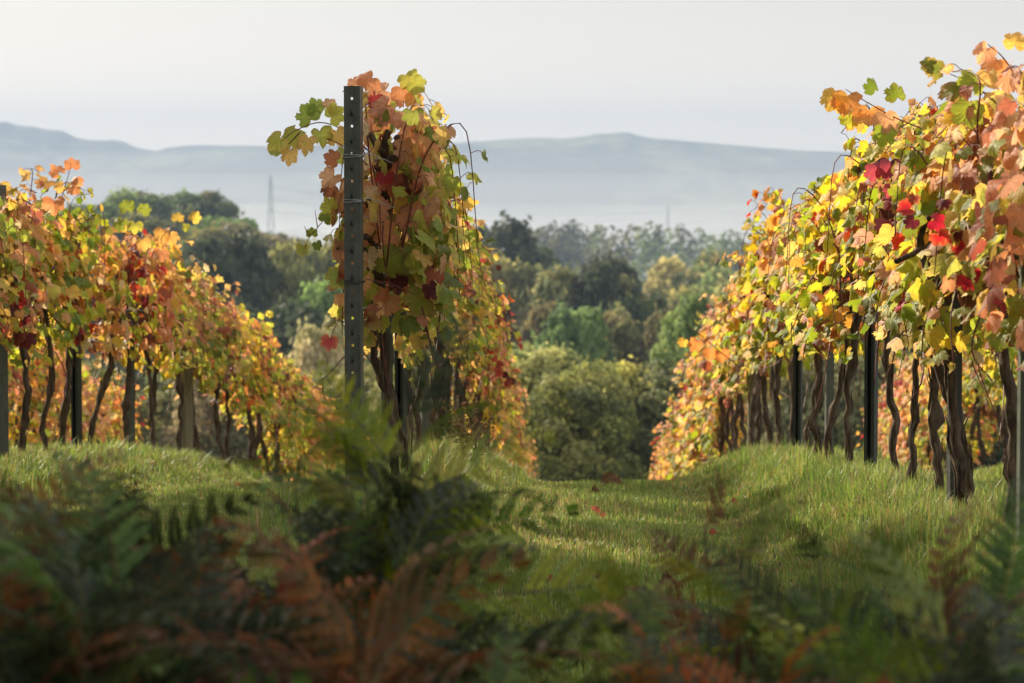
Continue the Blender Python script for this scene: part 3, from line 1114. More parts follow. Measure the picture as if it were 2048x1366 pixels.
NV = 5
_DENS = [(235, 11, .74, 1.58), (170, 13, .82, 1.54), (255, 10, .66, 1.60), (205, 14, .78, 1.50), (240, 9, .70, 1.56)]
FOL = {p: [vine_foliage(1000 + 50 * i + j, p, _DENS[j][0], _DENS[j][1], 0.92, _DENS[j][2], _DENS[j][3]) for j in range(NV)] for i, p in enumerate(PAL)}
FOL_LOW = {p: [vine_foliage(3000 + 50 * i + j, p, 290, 10, 0.92, 0.26 + .12 * j, 1.55) for j in range(2)] for i, p in enumerate(PAL)}   # untrimmed, hanging low
TRK = [vine_trunk(500 + i) for i in range(12)]
TRK_THICK = [vine_trunk(560 + i, 1.35) for i in range(2)]
LOOK = dict(orange="mostly orange", mixed="mixed green and orange", yellow="mostly yellow", green="mostly green", red="rusty red and orange")
ORD = ["first", "second", "third", "fourth", "fifth", "sixth", "seventh", "eighth", "ninth", "tenth", "eleventh", "twelfth", "thirteenth", "fourteenth", "fifteenth",
       "sixteenth", "seventeenth", "eighteenth", "nineteenth", "twentieth", "twenty-first", "twenty-second", "twenty-third", "twenty-fourth"]
_vi = [0]


def place_vine(x, y, pal, label, group, thick=False, var=None, dx=0.0, low=False):
    i = _vi[0]
    _vi[0] += 1
    fm, cm = (FOL_LOW[pal][i % 2] if low else FOL[pal][i % NV if var is None else var])
    o = empty("grape_vine", (x + dx, y, float(ground(x, y)) - 0.01), math.pi * (i // NV % 2))
    o.scale = (1, 1, rng.uniform(0.93, 1.06) if y > 10.4 else rng.uniform(0.90, 0.95))
    t = link("trunk", (TRK_THICK[i % 2] if thick else TRK[(i * 5) % 12]), None, o)
    t.rotation_euler.z = rng.uniform(-0.5, 0.5)
    link("cane_growth", cm, None, o)
    link("foliage", fm, None, o)
    tag(o, label, "grape vine", group)
    return o


def palette_at(row, d, r):
    if row == 'middle':
        c = 'mixed' if d < 12.2 else 'mixed' if d < 15 else 'green' if d < 21 else 'yellow' if d < 24 else 'red' if d < 25.5 else ['orange', 'mixed'][int(r.random() * 2)]
    elif row == 'left':
        u = r.random()
        c = 'mixed' if d < 18.3 else ('red' if 19.6 < d < 20.5 else ('orange' if u < .33 else 'mixed' if u < .6 else 'yellow'))
    elif row == 'right':
        c = 'mixed' if d < 12 else ('yellow' if d < 14.5 else 'mixed' if d < 16 else 'yellow' if d < 19 else (['orange', 'yellow', 'mixed'][int(r.random() * 3)]))
    else:
        c = ['yellow', 'yellow', 'mixed', 'orange'][int(r.random() * 4)]
    return c


def row_vines(row, listed, upto, far_from, near_text, only_from=0):
    x = ROWS[row]
    r = np.random.default_rng(len(row) * 3)
    ds = list(listed)
    while ds[-1] < upto:
        ds.append(ds[-1] + r.uniform(0.74, 0.9))
    g = {'right': "vines of the right row", 'middle': "vines of the middle row", 'left': "vines of the left row",
         'farright': "vines of the next row seen under the right row", 'farleft': "vines of the next row seen under the left row"}[row]
    out = []
    for k, d in enumerate(ds):
        pal = palette_at(row, d, r)
        if row in ('farright', 'farleft'):
            lab = "yellow and orange vine of the lower row, glimpsed between the trunks of the " + row[3:] + " row"
            gg = g
        elif d > far_from:
            lab = f"blurred far vine merging into the downhill end of the {row} row"
            gg = f"far downhill vines of the {row} row"
        else:
            lab = f"{ORD[k]} vine {near_text}, {LOOK[pal]}"
            gg = g
        out.append(place_vine(x, d, pal, lab, gg, thick=(row == 'right' and d < 9.6), dx=r.normal(0, 0.03) + (0.08 if row == 'middle' and d < 13 else 0), low=(d > 26 and r.random() < min(1, (d - 25) / 7)) or (row.startswith('far') and r.random() < .4)))
    return out


V_R = row_vines('right', [8.6, 9.33, 10.0, 10.75, 11.3, 11.85, 12.5, 14.1, 15.15, 16.1, 17.2, 18.5, 19.1], 49, 26, "from the near end of the right row")
V_M = row_vines('middle', [11.95, 12.6, 14.0, 15.0, 16.3, 17.7, 18.6], 49, 25, "behind the middle row's front post")
V_L = row_vines('left', [14.8, 15.5, 16.3, 17.0, 17.7, 18.75, 20.1, 20.8, 21.5, 22.7, 23.6, 24.4], 44, 27, "in the left row from the left edge")
row_vines('farright', [22.5], 34, 99, "")
row_vines('farleft', [26.5], 33.5, 99, "")


# ------------------------------------------------------------------ single shoots and leaves that stand out from the rows
def special(vine, name, items, shoots, seed, cane_r=0.0032):
    """extra shoot on one vine: shoots = lists of (px, py, depth); items = (px, py, depth, size_px, colour, tip angle in the picture, facing)"""
    r = np.random.default_rng(seed)
    inv = np.linalg.inv(np.array(vine_matrix(vine)))
    P, T, N, Sc, C, Rc, Rk = [], [], [], [], [], [], []

    def loc(p):
        return (inv @ np.array([*p, 1.0]))[:3]

    if shoots:
        b = MB()
        for s in shoots:
            pts = [loc(at(*q)) for q in s]
            n = 6 * len(pts)
            b.tube(bez(pts, n), np.linspace(cane_r, cane_r * 0.45, n), 6, 0.06)
        b.build(name, M['cane'], vine)
    for px, py, d, wpx, cn, ang, face in items:
        P.append(loc(at(px, py, d)))
        a = math.radians(ang)
        t = np.array([math.cos(a), 0.0, math.sin(a)])
        nrm = np.array([face * 0.5, -1.0, 0.25]) + r.normal(0, 0.25, 3)
        rot = inv[:3, :3]
        T.append(unit(rot @ unit(t + r.normal(0, 0.1, 3))))
        N.append(unit(rot @ unit(nrm)))
        Sc.append(wpx * 0.88 / F * d / 1.25)
        C.append(LC[cn] * r.uniform(0.92, 1.1))
        Rc.append(LC[['rust', 'brown', 'orange'][r.integers(3)]])
        Rk.append(abs(r.normal(0.2, 0.3)))
    if items:
        me = leaves_mesh("shoot_leaves", *[np.array(a) for a in (P, T, N, Sc, C, Rc, Rk)], r)
        link("shoot_leaves", me, M['leaf'], vine)


def vine_matrix(o):
    return Matrix.LocRotScale(o.location, o.rotation_euler, o.scale)


hero = V_M[0]
special(hero, "shoot", [
    (560, 275, 11.5, 52, 'ylime', 230, -.3), (590, 258, 11.55, 62, 'ylime', 250, 0), (622, 240, 11.6, 50, 'lime', 120, .2), (615, 275, 11.5, 50, 'gold', 255, 0),
    (640, 262, 11.6, 46, 'ylime', 280, .3), (662, 235, 11.6, 48, 'ylime', 30, 0), (632, 222, 11.6, 42, 'lime', 100, 0), (580, 300, 11.5, 44, 'gold', 265, .1),
    (553, 300, 11.5, 26, 'ylime', 235, 0), (674, 262, 11.6, 46, 'gold', 290, .2), (655, 215, 11.6, 34, 'salmon', 60, 0),
    (668, 350, 11.6, 52, 'salmon', 220, 0), (672, 320, 11.6, 40, 'rust', 160, 0), (682, 390, 11.6, 52, 'orange', 270, .2), (664, 372, 11.6, 40, 'rust', 235, 0),
    (665, 425, 11.6, 44, 'ylime', 200, 0), (680, 460, 11.6, 44, 'lime', 280, 0), (680, 545, 11.6, 50, 'lime', 235, -.3), (684, 590, 11.6, 40, 'orange', 265, 0)],
    [[(735, 300, 11.9), (690, 262, 11.7), (640, 245, 11.6), (590, 262, 11.5), (560, 285, 11.5)], [(600, 265, 11.5), (575, 290, 11.5), (552, 310, 11.5)],
     [(735, 330, 11.8), (700, 300, 11.6), (655, 276, 11.6)]], 31)
special(hero, "shoot", [
    (605, 492, 11.5, 34, 'lime', 260, 0), (624, 470, 11.5, 24, 'lime', 100, .8), (634, 486, 11.5, 24, 'green', 285, .8), (648, 440, 11.5, 26, 'lime', 60, 0), (662, 418, 11.5, 38, 'ylime', 120, 0)],
    [[(720, 395, 11.8), (665, 425, 11.55), (635, 455, 11.5), (616, 480, 11.5), (608, 505, 11.5)], [(635, 455, 11.5), (630, 420, 11.5)], [(620, 472, 11.5), (608, 452, 11.5)]], 32, 0.0024)
special(hero, "shoot", [(660, 676, 11.5, 40, 'red', 262, .2)],
        [[(720, 560, 11.9), (690, 620, 11.6), (672, 650, 11.5), (660, 680, 11.5)], [(730, 690, 11.8), (690, 712, 11.55), (664, 742, 11.5), (640, 764, 11.5)], [(645, 758, 11.5), (647, 785, 11.5), (655, 808, 11.5)]], 33, 0.003)
# the face of the vine turned to the camera beside the front post
_r = np.random.default_rng(8)
front = []
for px, py, wpx, cn in [(742, 165, 56, 'orange'), (770, 195, 66, 'salmon'), (800, 188, 60, 'orange'), (812, 165, 46, 'ylime'), (826, 178, 44, 'ylime'), (830, 205, 46, 'gold'), (752, 205, 50, 'red'),
                        (775, 225, 60, 'salmon'), (812, 245, 52, 'salmon'), (845, 250, 50, 'green'), (832, 280, 56, 'salmon'), (862, 268, 44, 'rust'), (815, 310, 60, 'salmon'), (845, 300, 50, 'salmon'),
                        (870, 300, 40, 'rust'), (740, 375, 50, 'salmon'), (790, 370, 56, 'rust'), (832, 345, 56, 'green'), (835, 385, 64, 'brown'), (876, 375, 66, 'ylime'), (905, 370, 44, 'lime'),
                        (745, 430, 60, 'salmon'), (738, 470, 56, 'orange'), (800, 440, 52, 'salmon'), (830, 455, 76, 'salmon'), (852, 440, 50, 'salmon'), (785, 480, 60, 'orange'), (770, 530, 80, 'lime'),
                        (815, 530, 72, 'green'), (850, 500, 54, 'lime'), (745, 580, 66, 'ylime'), (800, 565, 50, 'maroon'), (870, 560, 56, 'rust'), (858, 585, 48, 'maroon'), (775, 610, 56, 'salmon'),
                        (840, 610, 66, 'lime'), (800, 645, 56, 'lime'), (810, 655, 50, 'green'), (760, 645, 50, 'ylime'), (880, 620, 52, 'lime'), (738, 520, 40, 'cream'), (742, 390, 36, 'cream'), (770, 360, 40, 'red'),
                        (716, 168, 30, 'salmon'), (708, 176, 26, 'salmon')]:
    front.append((px, py - 14, 11.62 + _r.uniform(0, .25), wpx, cn, 270 + _r.normal(0, 35), _r.normal(0.1, .4)))
for _q in range(42):
    _y = _r.uniform(190, 690)
    _x = _r.uniform(732, np.interp(_y, [190, 300, 450, 690], [830, 865, 890, 890]))
    front.append((_x, _y, 11.75 + _r.uniform(0, .3), _r.uniform(26, 48), pick('mixed' if _y > 430 else 'orange', _r.random(), _r), 270 + _r.normal(0, 45), _r.normal(0.1, .5)))
for _q in range(26):
    front.append((_r.uniform(745, 835), _r.uniform(240, 400), 12.05 + _r.uniform(0, .2), _r.uniform(36, 52), ['rust', 'salmon', 'orange', 'green', 'brown', 'gold'][_r.integers(6)], 270 + _r.normal(0, 50), _r.normal(0, .5)))
special(hero, "shoot", front, [[(770, 420, 11.8), (765, 480, 11.65), (772, 540, 11.65), (785, 575, 11.6), (805, 590, 11.6)], [(745, 330, 11.8), (758, 400, 11.7), (762, 470, 11.65)],
                               [(745, 560, 11.7), (785, 570, 11.6), (830, 590, 11.6)], [(760, 620, 11.7), (766, 700, 11.7), (776, 775, 11.7)]], 34, 0.004)
# gnarled old head of the front vine
b = MB()
inv = np.linalg.inv(np.array(vine_matrix(hero)))
for pts, r0 in [([(775, 330, 11.85), (770, 310, 11.75), (752, 290, 11.7), (742, 270, 11.72)], .02), ([(760, 340, 11.8), (785, 318, 11.7), (800, 296, 11.7), (792, 272, 11.72)], .019),
                ([(775, 420, 12.0), (768, 370, 11.85), (772, 330, 11.8), (770, 285, 11.72), (778, 262, 11.7)], .022)]:
    q = bez([(inv @ np.array([*at(*p), 1]))[:3] for p in pts], 12)
    b.tube(q, np.linspace(r0, r0 * .6, 12), 9, 0.13)
b.build("old_wood", M['bark'], hero)

v = V_R[2]
special(v, "shoot", [(1672, 188, 10.4, 60, 'gold', 240, -.3), (1695, 190, 10.4, 66, 'orange', 255, .1), (1716, 225, 10.4, 62, 'gold', 235, 0), (1738, 222, 10.4, 70, 'orange', 270, .1), (1752, 180, 10.3, 44, 'green', 120, 0),
                     (1700, 232, 10.4, 40, 'ylime', 265, .2), (1768, 230, 10.3, 60, 'salmon', 280, 0), (1795, 195, 10.3, 50, 'lime', 100, 0), (1770, 260, 10.3, 55, 'lime', 260, 0), (1682, 212, 10.4, 26, 'gold', 250, 0)],
        [[(1850, 260, 10.2), (1790, 235, 10.3), (1735, 205, 10.4), (1690, 178, 10.4)]], 41)
v = V_R[1]
special(v, "shoot", [(1975, 95, 9.4, 58, 'salmon', 230, -.2), (1995, 120, 9.4, 60, 'orange', 250, 0), (2030, 90, 9.4, 56, 'gold', 80, .2), (2010, 145, 9.4, 70, 'salmon', 270, 0), (1955, 150, 9.4, 66, 'lime', 240, 0),
                     (1880, 140, 9.6, 56, 'green', 170, 0), (1915, 165, 9.5, 64, 'olive' if 'olive' in LC else 'green', 260, 0), (2040, 150, 9.4, 70, 'salmon', 280, 0), (1865, 130, 9.6, 40, 'green', 150, 0), (1940, 210, 9.4, 80, 'lime', 265, 0)],
        [[(2060, 200, 9.3), (2010, 120, 9.4), (1975, 88, 9.4)], [(2050, 260, 9.3), (1960, 180, 9.5), (1880, 138, 9.6)]], 42)
v = V_R[15]
special(v, "shoot", [(1368, 680, 21, 24, 'gold', 250, 0), (1395, 682, 21, 34, 'orange', 240, 0), (1420, 700, 21, 34, 'orange', 260, 0), (1405, 675, 21, 22, 'gold', 60, 0), (1440, 705, 21, 36, 'orange', 280, .3), (1412, 725, 21, 26, 'rust', 265, 0)],
        [[(1480, 735, 21), (1430, 695, 21), (1395, 665, 21), (1352, 636, 21)]], 43, 0.005)
v = V_L[3]
special(v, "shoot", [(145, 335, 16.6, 34, 'orange', 100, 0), (152, 355, 16.6, 30, 'orange', 270, 0), (118, 345, 16.6, 36, 'orange', 130, 0), (148, 375, 16.6, 30, 'orange', 265, 0), (95, 362, 16.6, 46, 'gold', 240, 0), (108, 400, 16.6, 50, 'orange', 265, 0), (125, 372, 16.6, 28, 'gold', 200, 0)],
        [[(112, 440, 16.7), (125, 390, 16.6), (138, 345, 16.6), (142, 325, 16.6)], [(125, 385, 16.6), (145, 365, 16.6)]], 44)
v = V_L[6]
special(v, "shoot", [(255, 420, 19, 38, 'lime', 110, 0), (285, 425, 19, 32, 'lime', 60, 0), (270, 445, 19, 34, 'ylime', 270, 0), (240, 440, 19, 40, 'lime', 250, 0), (325, 460, 19, 46, 'gold', 270, 0), (340, 470, 19, 32, 'gold', 300, .2),
                     (355, 440, 19, 28, 'yellow', 80, 0), (385, 440, 19, 32, 'yellow', 60, 0), (372, 450, 19, 22, 'ylime', 270, 0), (322, 502, 19, 40, 'orange', 270, 0), (285, 480, 19, 36, 'gold', 270, 0), (220, 455, 19, 34, 'green', 250, 0)],
        [[(215, 520, 19.2), (250, 470, 19), (268, 430, 19), (285, 415, 19)], [(290, 540, 19.3), (320, 480, 19), (352, 448, 19), (390, 438, 19)]], 45)


def accent(vine, spots, cname, d, seed, n=5, spread=16, wpx=42):
    r = np.random.default_rng(seed)
    it = []
    for px, py in spots:
        for q in range(n):
            it.append((px + r.normal(0, spread), py + r.normal(0, spread), d - r.uniform(0, .08), wpx * r.uniform(.7, 1.1), cname[r.integers(len(cname))], 270 + r.normal(0, 45), r.normal(-.3, .5)))
    special(vine, "shoot", it, [], seed)


accent(V_R[4], [(1770, 345), (1790, 440)], ['maroon', 'red', 'red'], 11.2, 61, 4, 18, 50)
accent(V_R[1], [(1935, 490), (1945, 540), (1880, 430), (1810, 420)], ['maroon', 'red', 'red'], 8.95, 62, 3, 18, 42)
accent(V_R[8], [(1690, 535), (1715, 570), (1730, 470)], ['red'], 14.9, 63, 3, 8, 36)
accent(V_R[12], [(1570, 548)], ['red', 'maroon'], 18.8, 64, 3, 8, 20)
accent(V_L[1], [(15, 545), (20, 640), (40, 600)], ['maroon', 'red'], 15.4, 65, 4, 14, 40)
accent(V_L[4], [(122, 525), (140, 590), (165, 665)], ['red', 'maroon'], 17.5, 66, 3, 8, 32)
accent(V_L[6], [(235, 560), (262, 545), (225, 610)], ['red', 'rust', 'maroon'], 19.9, 67, 5, 14, 30)
accent(V_M[8], [(994, 715), (1000, 735), (1004, 758)], ['red', 'maroon', 'red', 'rust'], 19.3, 68, 3, 9, 22)


# ------------------------------------------------------------------ posts and wires
def channel_post(mat, wd, H, depth=0.045, holes=True, name="vineyard_post"):
    """rolled steel channel: face plate with a line of punched holes and hooks, two folded flanges with lips"""
    root = empty(name)
    t = 0.003
    b = MB()
    hw, cw = wd / 2, 0.0048
    z0 = -0.25
    if holes:
        b.box((-(hw + cw) / 2, 0, (z0 + H) / 2), (hw - cw, t, H - z0))
        b.box(((hw + cw) / 2, 0, (z0 + H) / 2), (hw - cw, t, H - z0))
        zz = np.arange(0.10, H - 0.04, 0.055)
        edges = [z0]
        for z in zz[::2]:
            edges += [z - 0.005, z + 0.005]
        edges.append(H)
        for a, c in zip(edges[::2], edges[1::2]):
            b.box((0, 0, (a + c) / 2), (2 * cw, t - 0.0004, c - a))
    else:
        b.box((0, 0, (z0 + H) / 2), (wd, t, H - z0))
    b.build("face_plate", mat, root, False)
    for s in (-1, 1):
        f = MB()
        f.box((s * (hw - t / 2), t / 2 + depth / 2, (z0 + H) / 2), (t, depth, H - z0))
        f.box((s * (hw - 0.008), t / 2 + depth + t / 2, (z0 + H) / 2), (0.016, t, H - z0))
        f.build("flange", mat, root, False)
    if holes:
        for z in zz[1::2]:
            h = MB()
            h.tube([(-0.001, -0.001, z + 0.008), (0.0, -0.010, z + 0.004), (0.0, -0.012, z - 0.006), (0.0, -0.003, z - 0.010)], 0.0042, 6)
            h.build("hook", M['dpost'], root)
    return root


def flat_post(mat, wd, dp, H):
    root = empty("vineyard_post")
    b = MB()
    b.box((0, 0, H / 2 - 0.15), (wd, dp, H + 0.3))
    b.build("shaft", mat, root, False)
    c = MB()
    c.box((0, 0, H + 0.004), (wd + 0.004, dp + 0.004, 0.006))
    c.build("cap", mat, root, False)
    return root


def round_post(mat, rad, H):
    root = empty("vineyard_post")
    b = MB()
    zs = np.linspace(-0.3, H, 12)
    b.tube(np.stack([0.004 * np.sin(zs * 3), 0 * zs, zs], -1), np.full(12, rad) * (1 + rng.normal(0, .02, 12)), 14, 0.015)
    b.build("shaft", mat, root)
    return root


def set_post(o, row, px, label, rz=0.0, d=None):
    x = ROWS[row]
    if d is None:
        d = x * F / (px - 1153)
    xx = at(px, 900, d)[0] if px is not None else x
    o.location = (xx, d, float(ground(x, d)))
    o.rotation_euler.z = rz
    tag(o, label, "post", "trellis posts of the vineyard")
    return o


fp = set_post(channel_post(M['post'], 0.066, 1.69), 'middle', 706, "front galvanised channel post with punched holes ending the middle row", -0.16, 11.35)
zt = float(at(706, 172, 11.35)[2]) - fp.location.z
for ch in fp.children:
    ch.scale.z = zt / 1.69
# wires tied round the front post
for py, mt in ((312, 'wire'), (402, 'wire'), (564, 'tie')):
    z = float(at(706, py, 11.35)[2]) - fp.location.z
    b = MB()
    a = np.linspace(0, 2 * math.pi * 1.9, 40)
    b.tube(np.stack([0.043 * np.sign(np.cos(a)) * np.abs(np.cos(a)) ** .6, 0.024 + 0.033 * np.sign(np.sin(a)) * np.abs(np.sin(a)) ** .6, z + 0.006 * np.sin(a * .5)], -1), 0.002, 5)
    b.tube(bez([(0.04, -0.01, z), (0.07, 0.0, z + .01), (0.12, 0.12, z - 0.02), (0.09, 0.4, z - .03)], 14), 0.0017, 5)
    b.build("wire_tie", M[mt], fp)
b = MB()
z = float(at(706, 800, 11.35)[2]) - fp.location.z
b.tube(bez([(0.0, -0.004, z), (0.004, -0.012, z - .01), (0.0, -0.012, z - 0.08), (-.004, -0.006, z - .13)], 12), 0.0022, 6)
b.build("loose_wire", M['wire'], fp)

set_post(flat_post(M['gpost'], 0.055, 0.05, 1.5), 'middle', 774, "broad grey flat post just behind the front channel post", 0.1, 13.3)
set_post(channel_post(M['dpost'], 0.05, 1.55, 0.04, False), 'middle', 806, "dark channel post with bright edge among the middle row trunks", 2.75, 14.6)
set_post(channel_post(M['dpost'], 0.05, 1.55, 0.04, False), 'middle', 887, "dark slim post behind the dried weed in the middle row", 2.9, 19.0)
set_post(flat_post(M['post'], 0.045, 0.045, 1.5), 'middle', 850, "pale grey post between two middle row trunks", 0.2, 16.9)
set_post(channel_post(M['dpost'], 0.05, 1.6, 0.05, False), 'right', 1745, "black channel post with pale edges beside the grass mound", 2.72, 13.5)
set_post(flat_post(M['dpost'], 0.042, 0.05, 1.5), 'right', 1908, "flat grey-green post second from the right edge", 0.15, 10.55)
set_post(flat_post(M['gpost'], 0.03, 0.04, 1.35), 'right', 2046, "pale post cut by the right picture edge", 0.1, 9.0)
set_post(channel_post(M['dpost'], 0.05, 1.55, 0.04, False), 'right', 1597, "dark slim post beside clustered trunks on the right mound", 2.8, 18.0)
set_post(flat_post(M['post'], 0.045, 0.045, 1.5), 'right', 1658, "thin pale grey post between two leaning right row trunks", 0.1, 16.6)
set_post(round_post(M['wood'], 0.045, 1.4), 'right', 1505, "pale wooden post at the far end of the right mound", 0, 23)
set_post(channel_post(M['post'], 0.055, 1.6, 0.045, False), 'left', 8, "grey channel post at the left picture edge", 0.5, 15.85)
set_post(channel_post(M['dpost'], 0.05, 1.55, 0.045, False), 'left', 158, "dark channel post with bright edge in the left row", 2.7, 18.2)
set_post(flat_post(M['post'], 0.05, 0.05, 1.5), 'left', 263, "pale grey post behind dark trunks in the left row", 0.3, 20.4)
set_post(round_post(M['wood'], 0.052, 1.45), 'left', 373, "thick greenish wooden post in the left row", 0, 23.3)

for row, y0, y1 in (('right', 8.2, 46), ('middle', 11.37, 46), ('left', 14.5, 42)):
    for k, (h, lev) in enumerate(((0.80, "lowest"), (1.16, "middle"), (1.5, "highest"))):
        ys = np.arange(y0, y1, 0.7)
        P = np.stack([ROWS[row] + 0.03 + 0.008 * np.sin(ys * 1.7 + k), ys, rowz(ys) + h + 0.012 * np.sin(ys * 2.2 + k)], -1)
        b = MB()
        b.tube(P, 0.0017, 5)
        tag(b.build("trellis_wire", M['wire']), f"{lev} of the three trellis wires strung along the {row} row", "wire", "trellis wires")


# ------------------------------------------------------------------ grass
def blades(P, H, W, lean, az, C, name):
    n = len(P)
    A = np.stack([np.cos(az), np.sin(az), np.zeros(n)], -1)          # bend direction
    B = np.stack([-np.sin(az), np.cos(az), np.zeros(n)], -1)
    w2 = (W / 2)[:, None]
    h = H[:, None]
    ln = lean[:, None]
    p0 = P
    up = np.array([0, 0, 1.0])
    p1 = P + up * h * 0.55 + A * ln * h * 0.25
    p2 = P + up * h * (1 - 0.3 * ln) + A * ln * h * 0.85
    V = np.stack([p0 - B * w2, p0 + B * w2, p1 - B * w2 * 0.8, p1 + B * w2 * 0.8, p2], 1).reshape(-1, 3)
    o = (np.arange(n) * 5)[:, None]
    T = np.concatenate([o + np.array([0, 1, 3]), o + np.array([0, 3, 2]), o + np.array([2, 3, 4])], 0)
    return mesh_np(name, V, T, np.repeat(C, 5, axis=0))


def build_grass():
    r = np.random.default_rng(3)
    # short lane turf
    n = 520000
    y = r.uniform(0, 1, n)
    y = 6.2 * (30 / 6.2) ** y                      # denser near the camera
    half = 1.15
    xl = -1200 / F * y - half
    xr = 950 / F * y + half
    x = xl + (xr - xl) * r.uniform(0, 1, n)
    k = (x - 1.406) / SPACING
    dr = np.abs(k - np.round(k)) * SPACING
    z = ground(x, y)
    patch = np.sin(x * 3.1 + 1) * np.sin(y * 1.7 + x) + np.sin(x * 7 + y * 3) * 0.5
    bank = np.exp(-(dr / 0.42) ** 2)
    H = (0.035 + 0.022 * r.random(n) + 0.018 * np.maximum(patch, 0)) * (1 + 1.1 * bank)
    lo = np.sin(x * 1.9 + 2.0 * np.sin(y * .7)) * np.sin(y * 1.1 + 1.3 * np.sin(x * 1.3 + 2)) + 0.5 * np.sin(x * 4.3 + y * 2.2)
    lc = np.abs(dr - SPACING / 2)
    track = np.exp(-((lc - 0.48) / 0.16) ** 2)
    H = H * (1 - 0.4 * track)
    straw = r.random(n) < 0.14 + 0.10 * bank + 0.16 * track + 0.22 * np.clip(lo - .3, 0, 1)
    g = np.array([lin(126, 148, 62), lin(146, 164, 74), lin(106, 132, 56), lin(166, 176, 96)])[r.choice(4, n)]
    st = np.array([lin(178, 158, 104), lin(150, 126, 76)])[r.choice(2, n)]
    C = np.where(straw[:, None], st, g) * r.uniform(0.8, 1.2, (n, 1))
    me = blades(np.stack([x, y, z - 0.004], -1), H, r.uniform(0.003, 0.006, n) * np.interp(y, [7, 25], [0.9, 1.6]), np.abs(r.normal(0.35, 0.35, n)), r.uniform(0, 6.28, n), C, "lane_grass")
    o = link("lane_grass", me, M['grass'])
    tag(o, "short dewy mown grass of the lanes between the vine rows", "grass", kind="stuff")
    # long tussocky grass on the banks under the vines: tufts of blades that lean outward
    nt_ = 5200
    per = 30
    y = 6.5 * (27 / 6.5) ** r.uniform(0, 1, nt_)
    row = r.choice(3, nt_, p=[.38, .36, .26])
    side = r.normal(0, 0.24, nt_)
    x = np.array([1.406, -0.89, -3.19])[row] + side
    big = r.gamma(3.0, 0.33, nt_)
    tall = (row == 1) & (side > 0.05) & (y > 11.5) & (y < 20)
    big = np.where(tall, big * 1.7, big)
    dry = r.random(nt_) < np.where(tall, 0.6, 0.3)
    tone = np.array([lin(112, 138, 54), lin(128, 150, 62), lin(94, 120, 48), lin(146, 158, 76)])[r.choice(4, nt_)]
    X = np.repeat(x, per) + r.normal(0, 0.032, nt_ * per)
    Y = np.repeat(y, per) + r.normal(0, 0.032, nt_ * per)
    n = len(X)
    shoulder = np.repeat(0.55 + 0.55 * np.clip(np.abs(side) / 0.3, 0, 1), per) * np.repeat(np.exp(-(side / 0.6) ** 2), per)
    H = r.uniform(0.05, 0.15, n) * np.repeat(big, per) ** 0.6 * shoulder + 0.02
    straw = r.random(n) < np.where(np.repeat(dry, per), 0.42, 0.08)
    st = np.array([lin(178, 156, 100), lin(152, 126, 80), lin(160, 136, 70)])[r.choice(3, n)]
    C = np.where(straw[:, None], st, np.repeat(tone, per, axis=0)) * r.uniform(0.8, 1.2, (n, 1))
    az = np.arctan2(Y - np.repeat(y, per), X - np.repeat(x, per)) + r.normal(0, 0.5, n)
    me = blades(np.stack([X, Y, ground(X, Y) - 0.004], -1), H, r.uniform(0.003, 0.006, n) * np.interp(Y, [7, 25], [0.9, 1.5]), np.abs(r.normal(0.55, 0.35, n)), az, C, "bank_grass")
    o = link("bank_grass", me, M['grass'])
    tag(o, "long tussocky grass with straw stems on the banks under the vines", "grass", kind="stuff")


build_grass()


# ------------------------------------------------------------------ small things on the lane
def dried_weed(px, d, H, label, seed):
    r = np.random.default_rng(seed)
    p = at(px, 900, d)
    x, y = p[0], d
    o = empty("dried_weed", (x, y, float(ground(x, y))))
    lv = MB()
    for i in range(7):
        st, fl = MB(), MB()
        a = r.uniform(0, 6.28)
        tip = np.array([math.cos(a) * r.uniform(.03, .13), math.sin(a) * .08, H * r.uniform(.7, 1.0)])
        q = bez([(0, 0, 0), tip * [.25, .25, .5], tip], 10)
        st.tube(q, np.linspace(.0035, .0018, 10), 5)
        for j in range(8):
            k = r.integers(5, 10)
            e = q[k] + np.array([r.normal(0, .035), r.normal(0, .03), r.uniform(.01, .06)])
            st.tube([q[k], (q[k] + e) / 2 + [0, 0, .006], e], .0012, 4)
            for m in range(2):
                c = e + r.normal(0, .006, 3)
                fl.tube([c, c + [0, 0, .006], c + [0, 0, .013]], [.003, .0075, .005], 7, .2)
        for j in range(3):
            k = r.integers(1, 6)
            e = q[k] + np.array([r.normal(0, .05), r.normal(0, .04), r.normal(0, .015)])
            lv.tube([q[k], (q[k] + e) / 2, e], [.001, .006, .001], 4)
        so = st.build("stem", M['stem'], o)
        fl.build("seed_foliage", M['seed'], so)
    lv.build("foliage", M['stem'], o)
    tag(o, label, "weed")


dried_weed(930, 16.2, 0.42, "tall dried brown-headed weed on the bank of the middle row", 5)
dried_weed(955, 16.6, 0.30, "shorter dried weed leaning right beside the tall one", 6)


def fallen(px, py, d, wpx, cn, label, seed):
    r = np.random.default_rng(seed)
    p = at(px, py, d)
    p[2] = float(ground(p[0], d)) + 0.05
    one = np.array([[0, 0, 0.0]])
    me = leaves_mesh("fallen_leaf", one, np.array([[r.normal(), r.normal(), .1]]), unit(np.array([[r.normal(0, .5), -.8, .7]])), np.array([wpx / F * d / 1.25]), LC[cn][None], LC['brown'][None], np.array([.5]), r)
    o = link("fallen_leaf", me, M['leaf'])
    o.location = tuple(p)
    tag(o, label, "leaf")


